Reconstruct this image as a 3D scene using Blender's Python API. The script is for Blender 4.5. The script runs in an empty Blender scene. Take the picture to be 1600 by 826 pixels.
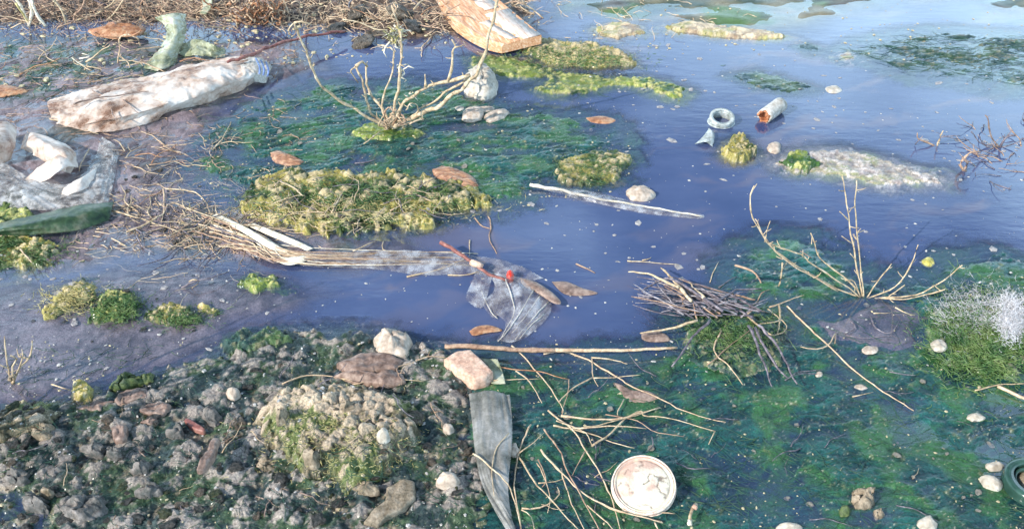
import bpy, math, random
import numpy as np
from mathutils import Vector
R = math.radians
rnd = random.Random(7)
sc = bpy.context.scene
COL = sc.collection

# ------------------------------------------------------------------ camera
CH, DEP, HF = 1.1, R(36), R(56)
F = 800 / math.tan(HF / 2)
cam = bpy.data.cameras.new('camera'); cam.sensor_fit = 'HORIZONTAL'; cam.angle = HF
cam.clip_start = .02; cam.clip_end = 500
cob = bpy.data.objects.new('camera', cam); COL.objects.link(cob)
cob.location = (0, 0, CH); cob.rotation_euler = (math.pi/2 - DEP, 0, 0); sc.camera = cob

# ------------------------------------------------------------------ light
SUN_EL, SUN_AZ = R(33), math.atan2(-.82, -.57)      # direction towards the sun: behind and left of the viewer
w = bpy.data.worlds.new('World'); sc.world = w; w.use_nodes = True
nt = w.node_tree; bg = nt.nodes['Background']
sky = nt.nodes.new('ShaderNodeTexSky'); sky.sky_type = 'NISHITA'; sky.sun_disc = False
sky.sun_elevation = SUN_EL; sky.sun_rotation = SUN_AZ; sky.air_density = 1.3; sky.dust_density = .4; sky.ozone_density = 2.5
tc = nt.nodes.new('ShaderNodeTexCoord'); mp = nt.nodes.new('ShaderNodeMapping'); mp.inputs['Scale'].default_value = (1.3, 1.3, 4.5)
cn = nt.nodes.new('ShaderNodeTexNoise'); cn.inputs['Scale'].default_value = 2.2; cn.inputs['Detail'].default_value = 6; cn.inputs['Roughness'].default_value = .55
nt.links.new(tc.outputs['Generated'], mp.inputs[0]); nt.links.new(mp.outputs[0], cn.inputs['Vector'])
cr = nt.nodes.new('ShaderNodeValToRGB'); cr.color_ramp.elements[0].position = .44; cr.color_ramp.elements[1].position = .72; nt.links.new(cn.outputs[0], cr.inputs[0])
cm = nt.nodes.new('ShaderNodeMix'); cm.data_type = 'RGBA'; cf = nt.nodes.new('ShaderNodeMath'); cf.operation = 'MULTIPLY'; cf.inputs[1].default_value = .85
sp = nt.nodes.new('ShaderNodeSeparateXYZ'); nt.links.new(tc.outputs['Generated'], sp.inputs[0])
hz = nt.nodes.new('ShaderNodeMapRange'); hz.inputs[1].default_value = .18; hz.inputs[2].default_value = .62; hz.inputs[3].default_value = .30; hz.inputs[4].default_value = -.10; nt.links.new(sp.outputs[2], hz.inputs[0])
ha = nt.nodes.new('ShaderNodeMath'); ha.operation = 'ADD'; nt.links.new(cn.outputs[0], ha.inputs[0]); nt.links.new(hz.outputs[0], ha.inputs[1]); nt.links.new(ha.outputs[0], cr.inputs[0])
nt.links.new(cr.outputs[0], cf.inputs[0]); nt.links.new(cf.outputs[0], cm.inputs[0]); nt.links.new(sky.outputs[0], cm.inputs[6]); cm.inputs[7].default_value = (14, 20, 25, 1)
nt.links.new(cm.outputs[2], bg.inputs[0]); bg.inputs[1].default_value = .118
sl = bpy.data.lights.new('sun', 'SUN'); sl.energy = 4.8; sl.angle = R(.5); sl.color = (1, .93, .84)
so = bpy.data.objects.new('sun', sl); COL.objects.link(so)
sd = Vector((math.sin(SUN_AZ)*math.cos(SUN_EL), math.cos(SUN_AZ)*math.cos(SUN_EL), math.sin(SUN_EL)))
so.rotation_euler = (-sd).to_track_quat('-Z', 'Y').to_euler()
vs = sc.view_settings; vs.view_transform = 'Standard'; vs.look = 'None'; vs.gamma = 1; vs.exposure = .6
try: vs.use_curve_mapping = False
except Exception: pass

# ------------------------------------------------------------------ geometry of the view: where a point of the photo lies on the ground
cD, sD = math.cos(DEP), math.sin(DEP)
def ray(px, py):
    a = (np.asarray(px, float) - 800) / F; b = (413 - np.asarray(py, float)) / F
    return a, cD + b*sD, -sD + b*cD
def at(px, py, z=0.):
    x, y, dz = ray(px, py); t = (z - CH) / dz
    return x*t, y*t
def g(px, py, z=0.):                                 # point at height z
    x, y = at(px, py, z); return Vector((float(x), float(y), z))
def up(px, py, Y):                                   # point in the upright plane at depth Y
    x, y, dz = ray(px, py); t = Y / y
    return Vector((float(x*t), float(Y), float(CH + dz*t)))

# ------------------------------------------------------------------ noise
def _h(ix, iy, s):
    n = (ix.astype(np.int64)*374761393 + iy.astype(np.int64)*668265263 + s*982451653) & 0xffffffff
    n = ((n ^ (n >> 13)) * 1274126177) & 0xffffffff
    n = ((n ^ (n >> 15)) * 2246822519) & 0xffffffff
    return ((n ^ (n >> 16)) & 0xffffff) / float(0xffffff)
def perl(x, y, s=0):
    ix = np.floor(x); iy = np.floor(y); fx = x-ix; fy = y-iy
    u = fx*fx*fx*(fx*(fx*6-15)+10); v = fy*fy*fy*(fy*(fy*6-15)+10)
    def gr(dx, dy):
        a = _h(ix+dx, iy+dy, s)*6.2831853
        return np.cos(a)*(fx-dx) + np.sin(a)*(fy-dy)
    a = gr(0,0); b = gr(1,0); c = gr(0,1); d = gr(1,1)
    return 1.5*((a+(b-a)*u) + ((c+(d-c)*u) - (a+(b-a)*u))*v)
def fbm(x, y, s=0, o=4, g_=.5):
    r = 0; a = 1; t = 0
    for i in range(o):
        r = r + a*perl(x*2**i + 17.3*i, y*2**i - 9.1*i, s+i); t += a; a *= g_
    return r/t
def ridg(x, y, s=0, o=3):
    r = 0; a = 1; t = 0
    for i in range(o):
        r = r + a*(1-2*np.abs(perl(x*2**i+5.1*i, y*2**i+3.3*i, s+i))); t += a; a *= .55
    return r/t
def worl(x, y, s=0):
    ix = np.floor(x); iy = np.floor(y); f1 = np.full(np.shape(x), 9.); f2 = f1.copy(); cid = np.zeros(np.shape(x))
    for i in (-1,0,1):
        for j in (-1,0,1):
            cx = ix+i; cy = iy+j
            d = np.hypot(cx+_h(cx,cy,s)-x, cy+_h(cx,cy,s+7)-y); k = _h(cx,cy,s+13)
            n = d < f1; f2 = np.where(n, f1, np.minimum(f2, d)); cid = np.where(n, k, cid); f1 = np.where(n, d, f1)
    return f1, f2, cid
def ss(a, b, x):
    t = np.clip((x-a)/(b-a), 0, 1); return t*t*(3-2*t)
def sdf(P, x, y):                                    # + inside, metres
    P = np.asarray(P); d = np.full(np.shape(x), 1e9); ins = np.zeros(np.shape(x), bool); n = len(P)
    for i in range(n):
        ax, ay = P[i]; bx, by = P[(i+1) % n]; ex, ey = bx-ax, by-ay
        t = np.clip(((x-ax)*ex+(y-ay)*ey)/(ex*ex+ey*ey+1e-12), 0, 1)
        d = np.minimum(d, (x-ax-t*ex)**2 + (y-ay-t*ey)**2)
        c = ((ay > y) != (by > y)) & (x < (bx-ax)*(y-ay)/(by-ay+1e-12)+ax); ins ^= c
    d = np.sqrt(d); return np.where(ins, d, -d)
def poly(pts): return [tuple(float(v) for v in at(*p)) for p in pts]
def warp(x, y, a=.02, f=14, s=50):
    return x + a*fbm(x*f, y*f, s, 4), y + a*fbm(x*f, y*f, s+9, 4)
def mixc(a, b, t):
    t = np.asarray(t)[..., None]; return np.asarray(a)*(1-t) + np.asarray(b)*t

# ------------------------------------------------------------------ the bed of the pool
B_TL = poly([(-400,-140),(-400,62),(0,52),(100,45),(200,52),(350,45),(450,55),(540,62),(620,78),(700,70),(740,72),(800,72),(860,48),(850,-140)])
B_TR = poly([(850,-140),(862,28),(905,20),(960,36),(1040,36),(1090,48),(1200,56),(1260,48),(1320,30),(1400,8),(1500,4),(1590,22),(2000,50),(2000,-140)])
B_M = poly([(-400,450),(0,440),(120,425),(250,400),(330,400),(440,440),(500,455),(470,485),(360,520),(345,560),(200,600),(60,640),(-400,660)])
B_ML = poly([(-400,60),(200,60),(470,60),(520,110),(400,140),(330,190),(300,240),(310,300),(420,330),(600,375),(640,400),(420,420),(250,400),(100,420),(0,430),(-400,440)])
B_RM = poly([(1225,490),(1270,470),(1400,458),(1480,480),(1455,550),(1380,550),(1290,535)])
B_S = poly([(-400,600),(700,560),(1060,545),(1130,420),(1400,450),(2000,420),(2000,1100),(-400,1100)])
def bed(x, y):
    wx, wy = warp(x, y, .05, 7, 3)
    z = -.032 + .006*fbm(x*6, y*6, 1)
    tl = sdf(B_TL, wx, wy); z = np.maximum(z, -.032 + .05*ss(-.10, .25, tl) + ss(-.05,.1,tl)*(.016*fbm(x*16,y*16,5)+.010*ridg(x*40,y*40,8)))
    tr = sdf(B_TR, wx, wy); z = np.maximum(z, -.032 + .033*ss(-.15, .10, tr) + ss(-.05,.1,tr)*(.014*fbm(x*4,y*9,6,5)+.0015*fbm(x*40,y*40,8,3)))
    m = sdf(B_M, wx, wy); z = np.maximum(z, -.032 + .0305*ss(-.09,.07,m) + ss(-.03,.05,m)*(.0026*fbm(x*11+y*4,y*16-x*9,9,4)+.001*fbm(x*90,y*90,10,3)))
    m = sdf(B_ML, wx, wy); z = np.maximum(z, -.032 + .0312*ss(-.10,.06,m) + ss(-.03,.05,m)*(.008*fbm(x*14,y*14,19,5)+.003*ridg(x*45,y*45,20)))
    m = sdf(B_RM, wx, wy); z = np.maximum(z, -.032 + .0295*ss(-.03,.04,m) + ss(-.02,.03,m)*(.004*fbm(x*20,y*20,29)))
    m = sdf(B_S, wx, wy); z = np.maximum(z, -.032 + .020*ss(-.08,.12,m))
    return z

# ------------------------------------------------------------------ materials
def nodes(name):
    m = bpy.data.materials.new(name); m.use_nodes = True
    return m, m.node_tree, m.node_tree.nodes['Principled BSDF']
def bumpy(t, b, src, dist, strg=1.0):
    bn = t.nodes.new('ShaderNodeBump'); bn.inputs['Distance'].default_value = dist; bn.inputs['Strength'].default_value = strg
    t.links.new(src, bn.inputs['Height']); t.links.new(bn.outputs[0], b.inputs['Normal']); return bn
def noise_n(t, scale, det=6, co=None, rough=.6, stretch=None):
    n = t.nodes.new('ShaderNodeTexNoise'); n.inputs['Scale'].default_value = scale; n.inputs['Detail'].default_value = det
    n.inputs['Roughness'].default_value = rough
    c = t.nodes.new('ShaderNodeTexCoord'); o = c.outputs['Object']
    if stretch:
        mp = t.nodes.new('ShaderNodeMapping'); mp.inputs['Scale'].default_value = stretch; t.links.new(o, mp.inputs[0]); o = mp.outputs[0]
    t.links.new(o, n.inputs['Vector']); return n
def ramp(t, src, stops):
    r = t.nodes.new('ShaderNodeValToRGB'); e = r.color_ramp.elements
    while len(e) < len(stops): e.new(.5)
    for k, (p, c) in enumerate(stops): e[k].position = p; e[k].color = (*c, 1) if len(c) == 3 else c
    t.links.new(src, r.inputs[0]); return r
def pbr(name, cols, scale=60, rough=.6, bump=.0006, stretch=None, spec=.3, fine=3.5):
    m, t, b = nodes(name)
    n = noise_n(t, scale, 7, stretch=stretch); n2 = noise_n(t, scale*fine, 5, stretch=stretch)
    k = len(cols); r = ramp(t, n.outputs[0], [(.3+.4*i/max(1,k-1), c) for i, c in enumerate(cols)])
    mx = t.nodes.new('ShaderNodeMix'); mx.data_type = 'RGBA'; mx.blend_type = 'MULTIPLY'; mx.inputs[0].default_value = 1
    r2 = ramp(t, n2.outputs[0], [(.3,(.62,.6,.58)),(.65,(1.1,1.1,1.1))])
    t.links.new(r.outputs[0], mx.inputs[6]); t.links.new(r2.outputs[0], mx.inputs[7]); t.links.new(mx.outputs[2], b.inputs['Base Color'])
    b.inputs['Roughness'].default_value = rough; b.inputs['Specular IOR Level'].default_value = spec
    bumpy(t, b, n2.outputs[0], bump); return m
def film(name, cols, alpha=(.35,.9), scale=30, rough=.22, stretch=None):
    m, t, b = nodes(name); out = t.nodes['Material Output']
    n = noise_n(t, scale, 6, stretch=stretch); n2 = noise_n(t, scale*3, 5, stretch=stretch)
    k = len(cols); n4 = noise_n(t, scale*1.0, 8, rough=.7); r = ramp(t, n4.outputs[0], [(.38+.24*i/max(1,k-1), c) for i, c in enumerate(cols)])
    t.links.new(r.outputs[0], b.inputs['Base Color']); b.inputs['Roughness'].default_value = rough
    bumpy(t, b, n2.outputs[0], .0015)
    a = ramp(t, n.outputs[0], [(.35,(alpha[0],)*3),(.68,(alpha[1],)*3)])
    tr = t.nodes.new('ShaderNodeBsdfTransparent'); mx = t.nodes.new('ShaderNodeMixShader')
    t.links.new(a.outputs[0], mx.inputs[0]); tl_ = t.nodes.new('ShaderNodeBsdfTranslucent'); t.links.new(r.outputs[0], tl_.inputs[0]); mt = t.nodes.new('ShaderNodeMixShader'); mt.inputs[0].default_value = .25
    t.links.new(b.outputs[0], mt.inputs[1]); t.links.new(tl_.outputs[0], mt.inputs[2])
    t.links.new(tr.outputs[0], mx.inputs[1]); t.links.new(mt.outputs[0], mx.inputs[2])
    t.links.new(mx.outputs[0], out.inputs[0]); return m
def vcmat(name, rough=(.28,.7), bump=.0012, scale=420, spec=.5, var=(.5,1.4), coat=0):
    m, t, b = nodes(name)
    a = t.nodes.new('ShaderNodeAttribute'); a.attribute_name = 'col'
    n = noise_n(t, scale, 6); n2 = noise_n(t, scale*.35, 4)
    mx = t.nodes.new('ShaderNodeMix'); mx.data_type = 'RGBA'; mx.blend_type = 'MULTIPLY'; mx.inputs[0].default_value = 1
    r = ramp(t, n.outputs[0], [(.32,(var[0],)*3),(.68,(var[1],)*3)])
    t.links.new(a.outputs['Color'], mx.inputs[6]); t.links.new(r.outputs[0], mx.inputs[7]); t.links.new(mx.outputs[2], b.inputs['Base Color'])
    wv = t.nodes.new('ShaderNodeAttribute'); wv.attribute_name = 'dry'
    mr = t.nodes.new('ShaderNodeMapRange'); mr.inputs[3].default_value = rough[0]; mr.inputs[4].default_value = rough[1]
    t.links.new(wv.outputs['Fac'], mr.inputs[0]); t.links.new(mr.outputs[0], b.inputs['Roughness'])
    b.inputs['Specular IOR Level'].default_value = spec
    if coat:
        iv = t.nodes.new('ShaderNodeMapRange'); iv.inputs[3].default_value = coat; iv.inputs[4].default_value = .05; t.links.new(wv.outputs['Fac'], iv.inputs[0]); t.links.new(iv.outputs[0], b.inputs['Coat Weight'])
        b.inputs['Coat Roughness'].default_value = .14; b.inputs['Coat IOR'].default_value = 1.6
    ad = t.nodes.new('ShaderNodeMath'); ad.operation = 'ADD'; t.links.new(n.outputs[0], ad.inputs[0]); t.links.new(n2.outputs[0], ad.inputs[1])
    bumpy(t, b, ad.outputs[0], bump); return m
M = {}
M['algae'] = vcmat('algae', (.30,.8), .0014, 380, spec=.28, coat=.20)
M['mud'] = vcmat('mud', (.42,.7), .0010, 300, spec=.35, coat=.12)
M['stem'] = pbr('pale_dry_stem', [(.17,.12,.08),(.46,.35,.22),(.62,.52,.38)], 70, .6, .0006)
M['twig'] = pbr('brown_twig', [(.16,.09,.06),(.34,.22,.15),(.46,.33,.23)], 90, .6, .0006)
M['dtwig'] = pbr('dark_twig', [(.05,.042,.05),(.13,.11,.13),(.30,.265,.29)], 90, .5, .0006)
M['gtwig'] = pbr('grey_twig', [(.10,.09,.10),(.24,.22,.24),(.42,.39,.4)], 90, .55, .0005)
M['ptwig'] = pbr('tan_twig', [(.34,.22,.14),(.52,.38,.25),(.62,.5,.36)], 90, .6, .0005)
M['redtwig'] = pbr('red_brown_twig', [(.12,.035,.03),(.24,.09,.075),(.36,.2,.16)], 60, .5, .0005)
M['whiteleaf'] = pbr('bleached_leaf', [(.45,.38,.26),(.66,.6,.48),(.75,.7,.6)], 60, .55, .0006)
M['leaf'] = pbr('brown_leaf', [(.08,.05,.04),(.22,.15,.12),(.36,.27,.22)], 60, .5, .001)
M['oleaf'] = pbr('orange_leaf', [(.16,.06,.03),(.36,.17,.085),(.48,.32,.2)], 60, .5, .001)
M['stone'] = pbr('pale_stone', [(.27,.21,.16),(.44,.36,.29),(.56,.49,.42)], 40, .6, .0012)
M['wstone'] = pbr('white_stone', [(.28,.23,.17),(.44,.39,.32),(.55,.52,.46)], 30, .5, .0010)
M['brick'] = pbr('brick_pink', [(.42,.24,.17),(.58,.38,.28),(.64,.48,.38)], 60, .7, .0012)
M['clod'] = pbr('grey_clod', [(.03,.04,.038),(.13,.12,.11),(.28,.25,.23)], 70, .55, .0022)
M['bclod'] = pbr('beige_clod', [(.08,.065,.04),(.25,.20,.14),(.40,.33,.25)], 70, .6, .0022)
M['gclod'] = pbr('green_clod', [(.02,.04,.02),(.07,.10,.03),(.22,.22,.1)], 45, .5, .0022)
M['yclod'] = pbr('yellow_clod', [(.18,.17,.03),(.48,.42,.10),(.58,.52,.22)], 60, .6, .002)
M['wood'] = pbr('plank_wood', [(.40,.17,.08),(.62,.34,.18),(.72,.56,.42)], 6, .55, .0012, (3,30,30))
M['chip'] = pbr('wet_wood', [(.12,.05,.03),(.33,.17,.10),(.54,.38,.24)], 14, .4, .001, (2,12,12))
M['bag'] = film('dirty_plastic_bag', [(.30,.17,.11),(.60,.46,.37),(.74,.64,.56),(.80,.74,.68)], (.5,.97), 13, .5)
M['gbag'] = film('greenish_plastic', [(.22,.24,.12),(.42,.44,.29),(.55,.56,.44)], (.55,.95), 20)
M['clear'] = film('clear_plastic_film', [(.24,.2,.19),(.40,.37,.37),(.62,.63,.66)], (.05,.42), 34, .10)
M['net'] = film('bubbly_film', [(.3,.3,.28),(.5,.48,.46),(.6,.6,.6)], (.10,.8), 40, .2)
M['gstrip'] = film('grey_strip', [(.12,.12,.10),(.27,.26,.235),(.42,.41,.39)], (.7,.98), 16, .25, (6,6,1))
M['dgreen'] = pbr('dark_green_blade', [(.012,.03,.018),(.04,.075,.035),(.14,.15,.10)], 40, .35, .001)
M['fibre'] = pbr('white_cottony_fibre', [(.42,.42,.44),(.62,.62,.65)], 80, .7, .0002)
M['gfibre'] = pbr('green_algae_fibre', [(.015,.06,.02),(.06,.13,.03),(.15,.2,.06)], 30, .5, .0002)
M['yfibre'] = pbr('straw_fibre', [(.28,.24,.08),(.42,.36,.15),(.5,.44,.24)], 30, .5, .0002)
M['red'] = pbr('red_berry', [(.55,.03,.02),(.72,.10,.06)], 60, .3, .0004)
M['blue'] = pbr('blue_stripe', [(.08,.14,.32),(.15,.22,.42)], 30, .4, .0002)
M['rust'] = pbr('rust', [(.16,.05,.02),(.42,.16,.07),(.5,.25,.14)], 120, .8, .002)
M['plas'] = pbr('white_plastic', [(.24,.20,.15),(.46,.43,.38),(.62,.6,.57)], 60, .4, .0005)
M['glass'] = pbr('green_bottle_glass', [(.015,.045,.035),(.04,.09,.07)], 20, .12, .0002)
M['fleck'] = pbr('pale_fleck', [(.26,.25,.24),(.6,.58,.55)], 200, .5, .0002)
M['gfleck'] = pbr('tan_fleck', [(.32,.27,.17),(.55,.48,.3)], 200, .5, .0002)

# water: a murky violet-blue body that turns opaque with depth, under a glossy surface
m, t, b = nodes('water'); M['water'] = m; out = t.nodes['Material Output']
b.inputs['Roughness'].default_value = .05; b.inputs['IOR'].default_value = 1.95
n = noise_n(t, 3, 5, stretch=(1,1.6,1)); r = ramp(t, n.outputs[0], [(.35,(.032,.052,.130)),(.7,(.062,.086,.178))])
at_ = t.nodes.new('ShaderNodeAttribute'); at_.attribute_name = 'scum'
mx = t.nodes.new('ShaderNodeMix'); mx.data_type = 'RGBA'; t.links.new(at_.outputs['Fac'], mx.inputs[0]); t.links.new(r.outputs[0], mx.inputs[6]); mx.inputs[7].default_value = (.15,.125,.155,1)
t.links.new(mx.outputs[2], b.inputs['Base Color'])
n3 = noise_n(t, 14, 5, stretch=(1,2.6,1)); bumpy(t, b, n3.outputs[0], .0007, .5)
dp = t.nodes.new('ShaderNodeAttribute'); dp.attribute_name = 'opac'
tr = t.nodes.new('ShaderNodeBsdfTransparent'); tr.inputs[0].default_value = (.93,.97,1,1)
gl = t.nodes.new('ShaderNodeBsdfGlossy'); gl.inputs['Roughness'].default_value = .05; t.links.new(b.inputs['Normal'].links[0].from_socket, gl.inputs['Normal'])
fr = t.nodes.new('ShaderNodeFresnel'); fr.inputs['IOR'].default_value = 1.75
m1 = t.nodes.new('ShaderNodeMixShader'); gb = t.nodes.new('ShaderNodeNewGeometry'); fs_ = t.nodes.new('ShaderNodeMath'); fs_.operation = 'SUBTRACT'; fs_.use_clamp = True
t.links.new(fr.outputs[0], fs_.inputs[0]); t.links.new(gb.outputs['Backfacing'], fs_.inputs[1]); t.links.new(fs_.outputs[0], m1.inputs[0]); t.links.new(tr.outputs[0], m1.inputs[1]); t.links.new(gl.outputs[0], m1.inputs[2])
m2 = t.nodes.new('ShaderNodeMixShader'); t.links.new(dp.outputs['Fac'], m2.inputs[0]); t.links.new(m1.outputs[0], m2.inputs[1]); t.links.new(b.outputs[0], m2.inputs[2])
t.links.new(m2.outputs[0], out.inputs[0])

# ------------------------------------------------------------------ mesh helpers
def tag(o, label=None, cat=None, group=None, kind=None):
    if label: o['label'] = label
    if cat: o['category'] = cat
    if group: o['group'] = group
    if kind: o['kind'] = kind
    return o
def link(name, me, mat=None, parent=None):
    if mat is not None and not me.materials: me.materials.append(mat)
    o = bpy.data.objects.new(name, me); COL.objects.link(o)
    if parent: o.parent = parent
    return o
def mesh_np(name, V, Q, attrs=None):                 # quads
    me = bpy.data.meshes.new(name); nv, nf = len(V), len(Q); k = Q.shape[1]
    me.vertices.add(nv); me.vertices.foreach_set('co', V.astype(np.float32).ravel())
    me.loops.add(nf*k); me.loops.foreach_set('vertex_index', Q.astype(np.int32).ravel())
    me.polygons.add(nf); me.polygons.foreach_set('loop_start', (np.arange(nf)*k).astype(np.int32))
    me.polygons.foreach_set('loop_total', np.full(nf, k, np.int32)); me.polygons.foreach_set('use_smooth', np.ones(nf, bool))
    for an, av in (attrs or {}).items():
        if av.ndim == 2:
            a = me.attributes.new(an, 'FLOAT_COLOR', 'POINT'); c = np.ones((nv,4), np.float32); c[:,:3] = av; a.data.foreach_set('color', c.ravel())
        else:
            a = me.attributes.new(an, 'FLOAT', 'POINT'); a.data.foreach_set('value', av.astype(np.float32))
    me.update(calc_edges=True); me.validate(); return me
def gridq(nr, nc, keep=None):
    i = np.arange(nr*nc).reshape(nr, nc)
    q = np.stack([i[1:,:-1], i[1:,1:], i[:-1,1:], i[:-1,:-1]], -1).reshape(-1, 4)
    if keep is not None: q = q[keep.ravel()[q].any(1)]
    return q
def compact(V, Q, attrs):
    u, inv = np.unique(Q, return_inverse=True)
    return V[u], inv.reshape(Q.shape), {k: a[u] for k, a in attrs.items()}
def shift(me_obj, me):                               # move the origin of a mesh to its base
    co = np.empty(len(me.vertices)*3, np.float32); me.vertices.foreach_get('co', co); co = co.reshape(-1,3)
    c = np.array([co[:,0].mean(), co[:,1].mean(), co[:,2].min()]); co -= c; me.vertices.foreach_set('co', co.ravel()); me.update()
    me_obj.location = c
def cat_rom(P, n):
    P = [Vector(p) for p in P]
    if len(P) == 2: return [P[0].lerp(P[1], i/(n-1)) for i in range(n)]
    Q = [P[0]*2-P[1]] + P + [P[-1]*2-P[-2]]; o = []
    for i in range(n):
        s = i/(n-1)*(len(P)-1); k = min(int(s), len(P)-2); f = s-k; a,b_,c,d = Q[k:k+4]
        o.append(.5*((2*b_)+(c-a)*f+(2*a-5*b_+4*c-d)*f*f+(3*b_-a-3*c+d)*f**3))
    return o
class MB:
    def __init__(s): s.v = []; s.f = []
    def tube(s, P, r0, r1=None, n=None, k=6, wob=.25, cap=True, seed=None, flat=1.):
        r1 = r0*.4 if r1 is None else r1
        L = sum((Vector(P[i+1])-Vector(P[i])).length for i in range(len(P)-1))
        n = n or max(4, min(40, int(L/.012)+2)); C = cat_rom(P, n); rr = random.Random(seed if seed is not None else int(L*1e5))
        base = len(s.v); ph = rr.random()*6.28; jit = min(r0*.5, L*.012)*min(1, wob/.3); kx = Vector((0,0,0))
        for i, c in enumerate(C):
            tdir = (C[min(i+1,n-1)]-C[max(i-1,0)]).normalized()
            a = tdir.cross(Vector((0,0,1)));  a = a.normalized() if a.length > 1e-4 else Vector((1,0,0)); b_ = a.cross(tdir)
            r = (r0+(r1-r0)*i/(n-1))*(1+wob*(rr.random()-.5)); c = c + a*((rr.random()-.5)*r*wob*2 + jit*math.sin(i*1.7+ph)*math.sin(i*.61+ph*3)) + b_*(jit*.8*math.sin(i*1.1+ph*2)) + (kx if i not in (0,n-1) else a*0)
            if rr.random() < .13: kx = (a*rr.uniform(-1,1)+b_*rr.uniform(-1,1))*r*(1.1 if r0 < .0038 else .35)*min(1, wob/.3)
            if rr.random() < .12: r *= 1.25
            for j in range(k):
                t_ = 6.2832*j/k; s.v.append(c + a*(math.cos(t_)*r) + b_*(math.sin(t_)*r*flat))
        for i in range(n-1):
            for j in range(k):
                j2 = (j+1) % k; q = base+i*k; s.f.append((q+j, q+j2, q+k+j2, q+k+j))
        if cap:
            s.f.append(tuple(base+j for j in range(k))[::-1]); s.f.append(tuple(base+(n-1)*k+j for j in range(k)))
        return s
    def build(s, name, mat, parent=None, origin=None):
        me = bpy.data.meshes.new(name); o = origin or Vector((0,0,0))
        me.from_pydata([v-o for v in s.v], [], s.f); me.polygons.foreach_set('use_smooth', [True]*len(me.polygons)); me.update()
        ob = link(name, me, mat, parent)
        if origin is not None and parent is None: ob.location = origin
        return ob
def thing(name, label, cat, loc, group=None):
    o = bpy.data.objects.new(name, None); COL.objects.link(o); o.location = loc; o.empty_display_size = .02
    return tag(o, label, cat, group)

# ------------------------------------------------------------------ algae mats and crusts: relief sheets lying on the bed
MATS = []
PAL = dict(
  teal=dict(a=(.004,.022,.030), b=(.012,.080,.068), c=(.030,.098,.032), d=(.15,.16,.08)),
  dark=dict(a=(.010,.030,.028), b=(.022,.065,.050), c=(.055,.10,.03), d=(.16,.16,.09)),
  weed=dict(a=(.012,.035,.045), b=(.04,.08,.075), c=(.06,.10,.05), d=(.25,.22,.15)),
  green=dict(a=(.015,.045,.008), b=(.045,.10,.016), c=(.16,.20,.035), d=(.40,.38,.14)),
  crust=dict(a=(.012,.032,.006), b=(.055,.085,.016), c=(.28,.235,.06), d=(.44,.35,.20)),
  chunk=dict(a=(.008,.020,.021), b=(.036,.056,.052), c=(.040,.070,.030), d=(.25,.215,.19)),
  mound=dict(a=(.05,.045,.022), b=(.23,.185,.12), c=(.10,.13,.035), d=(.38,.30,.22)),
  beige=dict(a=(.20,.14,.09), b=(.40,.30,.20), c=(.30,.28,.10), d=(.56,.46,.32)),
  scum=dict(a=(.16,.14,.13), b=(.34,.28,.26), c=(.25,.26,.12), d=(.52,.46,.42)))
def mat(pts, lvl, amp, pal, edge=.03, fs=22, cell=0, cs=60, aniso=0, wrp=.018, cut=[], cy=.35, dd=.5, seed=0, holes=0):
    P = poly(pts); d = dict(P=P, lvl=lvl, amp=amp, pal=PAL[pal], edge=edge, fs=fs, cell=cell, cs=cs, aniso=aniso, wrp=wrp,
        cut=[(poly(c), dz) for c, dz in cut], cy=cy, dd=dd, seed=seed or len(MATS)*31+5, pts=pts, holes=holes)
    MATS.append(d); return d
def mat_h(d, x, y, full=False):
    s = d['seed']; wx, wy = warp(x, y, d['wrp']*1.2, 16, s); wx, wy = warp(wx, wy, d['wrp']*.55, 48, s+4); wx, wy = wx+.3*d['wrp']*perl(x*90,y*90,s+2), wy+.3*d['wrp']*perl(x*90,y*90,s+3)
    q = sdf(d['P'], wx, wy); k = ss(-.5*d['edge'], .5*d['edge'], q)
    ax, ay = x, y
    if d['aniso']:
        fx, fy = warp(x, y, .05, 6, s+70); fx, fy = warp(fx, fy, .008, 34, s+71)
        ax, ay = fx*.45+fy*.3, fy*2.6-fx*.9
    f = d['fs']; n = fbm(x*f, y*f, s, 5, .55); rd = ridg(ax*f*1.4, ay*f*1.4, s+5, 4)
    rk = .35+.65*ss(-.25,.25,fbm(x*6,y*9,s+90,3)) if d['aniso'] else 1.
    h = n*.65 + rd*.4*(1+.8*bool(d['aniso']))*rk
    lump = 0
    if d['cell']:
        cxx, cyy = warp(x, y, .006, 60, s+8)
        f1, f2, cid = worl(cxx*d['cs'], cyy*d['cs'], s+20); g1, g2, gid = worl(cxx*d['cs']*2.3, cyy*d['cs']*2.3, s+40)
        on = ss(.25,.6,cid+.6*n); lump = np.sqrt(ss(0,.75,f2-f1))*(.3+1.2*cid)*on; l2 = ss(0,.7,g2-g1)*(.2+.8*gid)*ss(-.3,.3,fbm(x*12,y*12,s+60,3))
        h = h + d['cell']*(lump*.8 + .4*l2)
    h2 = fbm(x*170, y*170, s+11, 3)
    z = d['lvl'] + d['amp']*h + .0012*h2*min(1, d['amp']/.006)
    if d['holes']: z = z - d['holes']*ss(.06,.30,fbm(x*7+y*2,y*13-x*3,s+95,5))
    for P, dz in d['cut']: z = z + dz*ss(-.015, .03, sdf(P, wx, wy))
    zz = -.036 + (z+.036)*k
    sh = -.036 + (.028+.008*rd*.5)*ss(-.05-.5*d['edge'], -.2*d['edge'], q)*ss(-.36,.0,n+.3)
    zz = np.maximum(zz, sh)
    if full: return zz, q, n, rd, lump, h2
    return zz
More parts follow.
